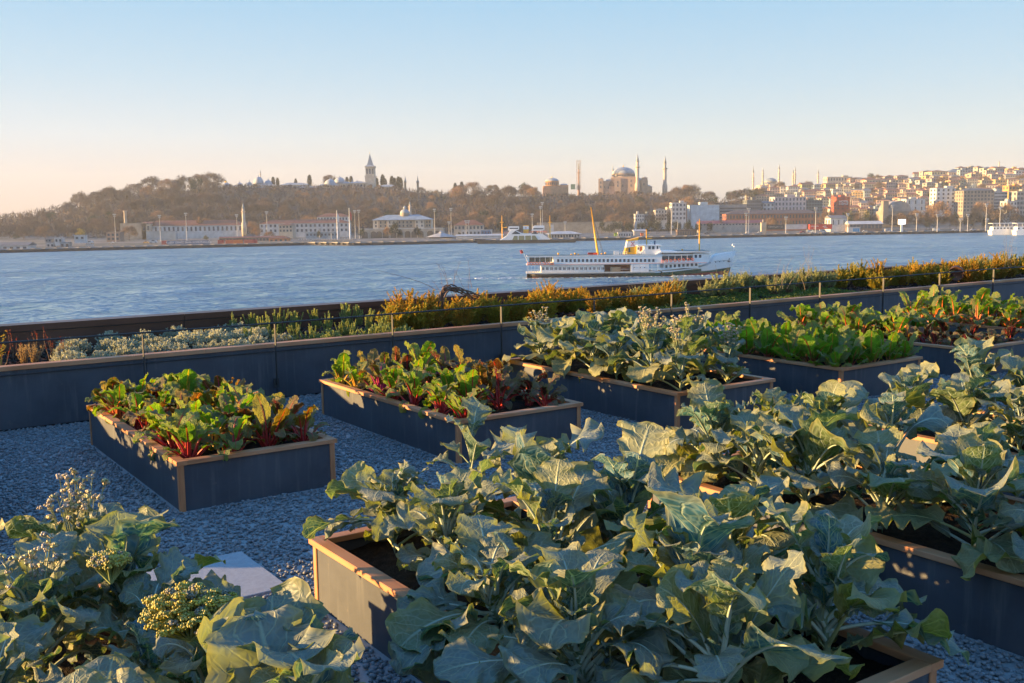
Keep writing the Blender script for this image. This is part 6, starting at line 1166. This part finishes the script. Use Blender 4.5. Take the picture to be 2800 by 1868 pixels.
for x in np.arange(-w / 2, w / 2, 2.0): m_.b2(x, x + .2, -5.9, -5.7, 2.3, 3.5)
m_.b2(-w / 2, w / 2, -5.9, -5.7, 3.4, 3.6); obj('railing', m_, far(WHT), t)
Y = 830; k = Y / F; t = thing('digital_billboard', 'bright white lit billboard on a thick white post by the right quay', 'billboard', at(2465, 634, Y), 0); m_ = MB(); m_.b2(-.8, .8, -.4, .4, 0, 21 * k); obj('post', m_, WHITE, t); m_ = MB(); m_.b2(-10 * k, 10 * k, -.5, .5, 20 * k, 34 * k); obj('cabinet', m_, WHITE, t)
sm = NT('lit_screen'); sm.base((.8, .8, .8), .5); sm.b.inputs['Emission Color'].default_value = (1, .97, .93, 1); sm.b.inputs['Emission Strength'].default_value = .6; m_ = MB(); m_.b2(-9.6 * k, 9.6 * k, -.56, -.5, 20.4 * k, 33.6 * k); obj('screen', m_, sm.m, t)
def vehicle(label, px, py, Y, L, H, col, kind='car', group='vehicles on the far quay road'):
    b = at(px, py, Y); b[2] = T(px, Y); t = thing('parked_car' if kind == 'car' else 'white_van', label, 'car' if kind == 'car' else 'van', b, R.uniform(-.1, .1), group); m_ = MB()
    if kind == 'car': m_.prism([(-L / 2, .35), (-L / 2, .85), (-L * .32, .95), (-L * .2, H), (L * .18, H), (L * .34, .95), (L / 2, .8), (L / 2, .35)], -.9, .9)
    else: m_.prism([(-L / 2, .4), (-L / 2, H), (L * .3, H), (L * .42, H * .62), (L / 2, H * .5), (L / 2, .4)], -1.1, 1.1)
    obj('body', m_, far(col, .4), t); m_ = MB(); y = -.92 if kind == 'car' else -1.12; m_.b2(-L * .2, L * .2, y, -y, H * .68, H * .93); obj('windows', m_, GLASS, t)
    for x in (-L * .32, L * .32): m_ = MB(); m_.cyl((x, y - .02, .34), (x, -y + .02, .34), .34, n=10); obj('wheel', m_, DARKH, t)
for k, (px, py, c, kd) in enumerate([(2046, 630, WHT, 'car'), (2078, 629, (.45, .45, .43), 'car'), (1932, 639, (.05, .06, .09), 'car'), (2195, 628, (.30, .04, .04), 'car'), (2216, 634, (.55, .57, .55), 'van'), (2250, 634, WHT, 'van'), (2428, 630, WHT, 'van'), (2560, 629, (.4, .45, .5), 'van'), (2660, 627, (.5, .5, .5), 'car'), (2610, 628, WHT, 'car'), (245, 660, WHT, 'van'), (420, 668, WHT, 'van'), (400, 667, (.5, .3, .08), 'car'), (305, 672, WHT, 'car'), (850, 652, WHT, 'car'), (2365, 627, WHT, 'car')]):
    vehicle(f"{'white' if c == WHT else 'dark' if c[0] < .1 else 'red' if c[1] < .1 else 'orange' if c[2] < .1 else 'grey'} {'van' if kd == 'van' else 'car'}, {o_(k)} along the far quay road", px, py, 845 if px > 1900 else 790, 5.5 if kd == 'van' else 4.4, 2.4 if kd == 'van' else 1.5, c, kd)
m_ = MB(); m_.cyl((0, 0, 0), (0, 0, .55), .55, n=9); bm = m_.mesh('rubber_fender', DARKH)
for k, px in enumerate(list(np.linspace(2185, 2690, 26)) + list(np.linspace(860, 965, 8))):
    p = gp(px, shoreY(px)); o = link('rubber_fender', bm); o.location = (p[0], p[1] - .8, QUAY - 1.3); o.scale = (1.3, 1.3, 2.2); tag(o, f'black rubber fender, {o_(k)} along the far quay wall', 'fender', 'fenders along the quay wall')
# ------------------------------------------------------------------ water
def water_mat():
    t = NT('sea_water'); v = t.coord('Object')
    N_ = lambda sx_, sy_, rot, det: t.noise(t.mapping(v, (sx_, sy_, 1), (0, 0, rot)), 1.0, det, .6)
    a_, b_, c_, d_ = N_(.010, .020, -.12, 3), N_(.035, .075, .1, 3), N_(.12, .22, -.05, 3), N_(.4, .7, .2, 3)
    h = t.math('ADD', t.math('ADD', t.math('MULTIPLY', a_, 5.0), t.math('MULTIPLY', b_, 4.0)), t.math('ADD', t.math('MULTIPLY', c_, 1.6), t.math('MULTIPLY', d_, .55)))
    f = t.smooth(t.math('ADD', t.math('ADD', t.math('MULTIPLY', a_, .3), t.math('MULTIPLY', c_, .3)), t.math('MULTIPLY', b_, .4)), .38, .62)
    col = t.mix(f, (.045, .15, .23), (.23, .35, .41))
    t.base(col, t.math('ADD', .30, t.math('MULTIPLY', f, .14)), 0, .5); t.b.inputs['IOR'].default_value = 1.33; t.bump(h, 1.0, 2.4); return t.m
mb = MB(); mb.add([[-9000, -2500, WATER], [9000, -2500, WATER], [9000, 14000, WATER], [-9000, 14000, WATER]], [[0, 1, 2, 3]])
struct('sea', mb, water_mat())
# ------------------------------------------------------------------ haze
m_ = MB(); m_.b2(-2600, 2600, -60, 2900, WATER - 3, 125)
hm = bpy.data.materials.new('haze'); hm.use_nodes = True; nt_ = hm.node_tree; nt_.nodes.clear()
o1 = nt_.nodes.new('ShaderNodeOutputMaterial'); v1 = nt_.nodes.new('ShaderNodeVolumePrincipled'); v1.inputs['Density'].default_value = .00012; v1.inputs['Color'].default_value = (.84, .92, 1, 1); v1.inputs['Anisotropy'].default_value = 0.0
nt_.links.new(v1.outputs[0], o1.inputs['Volume'])
o = obj('haze', m_, hm); o['kind'] = 'stuff'
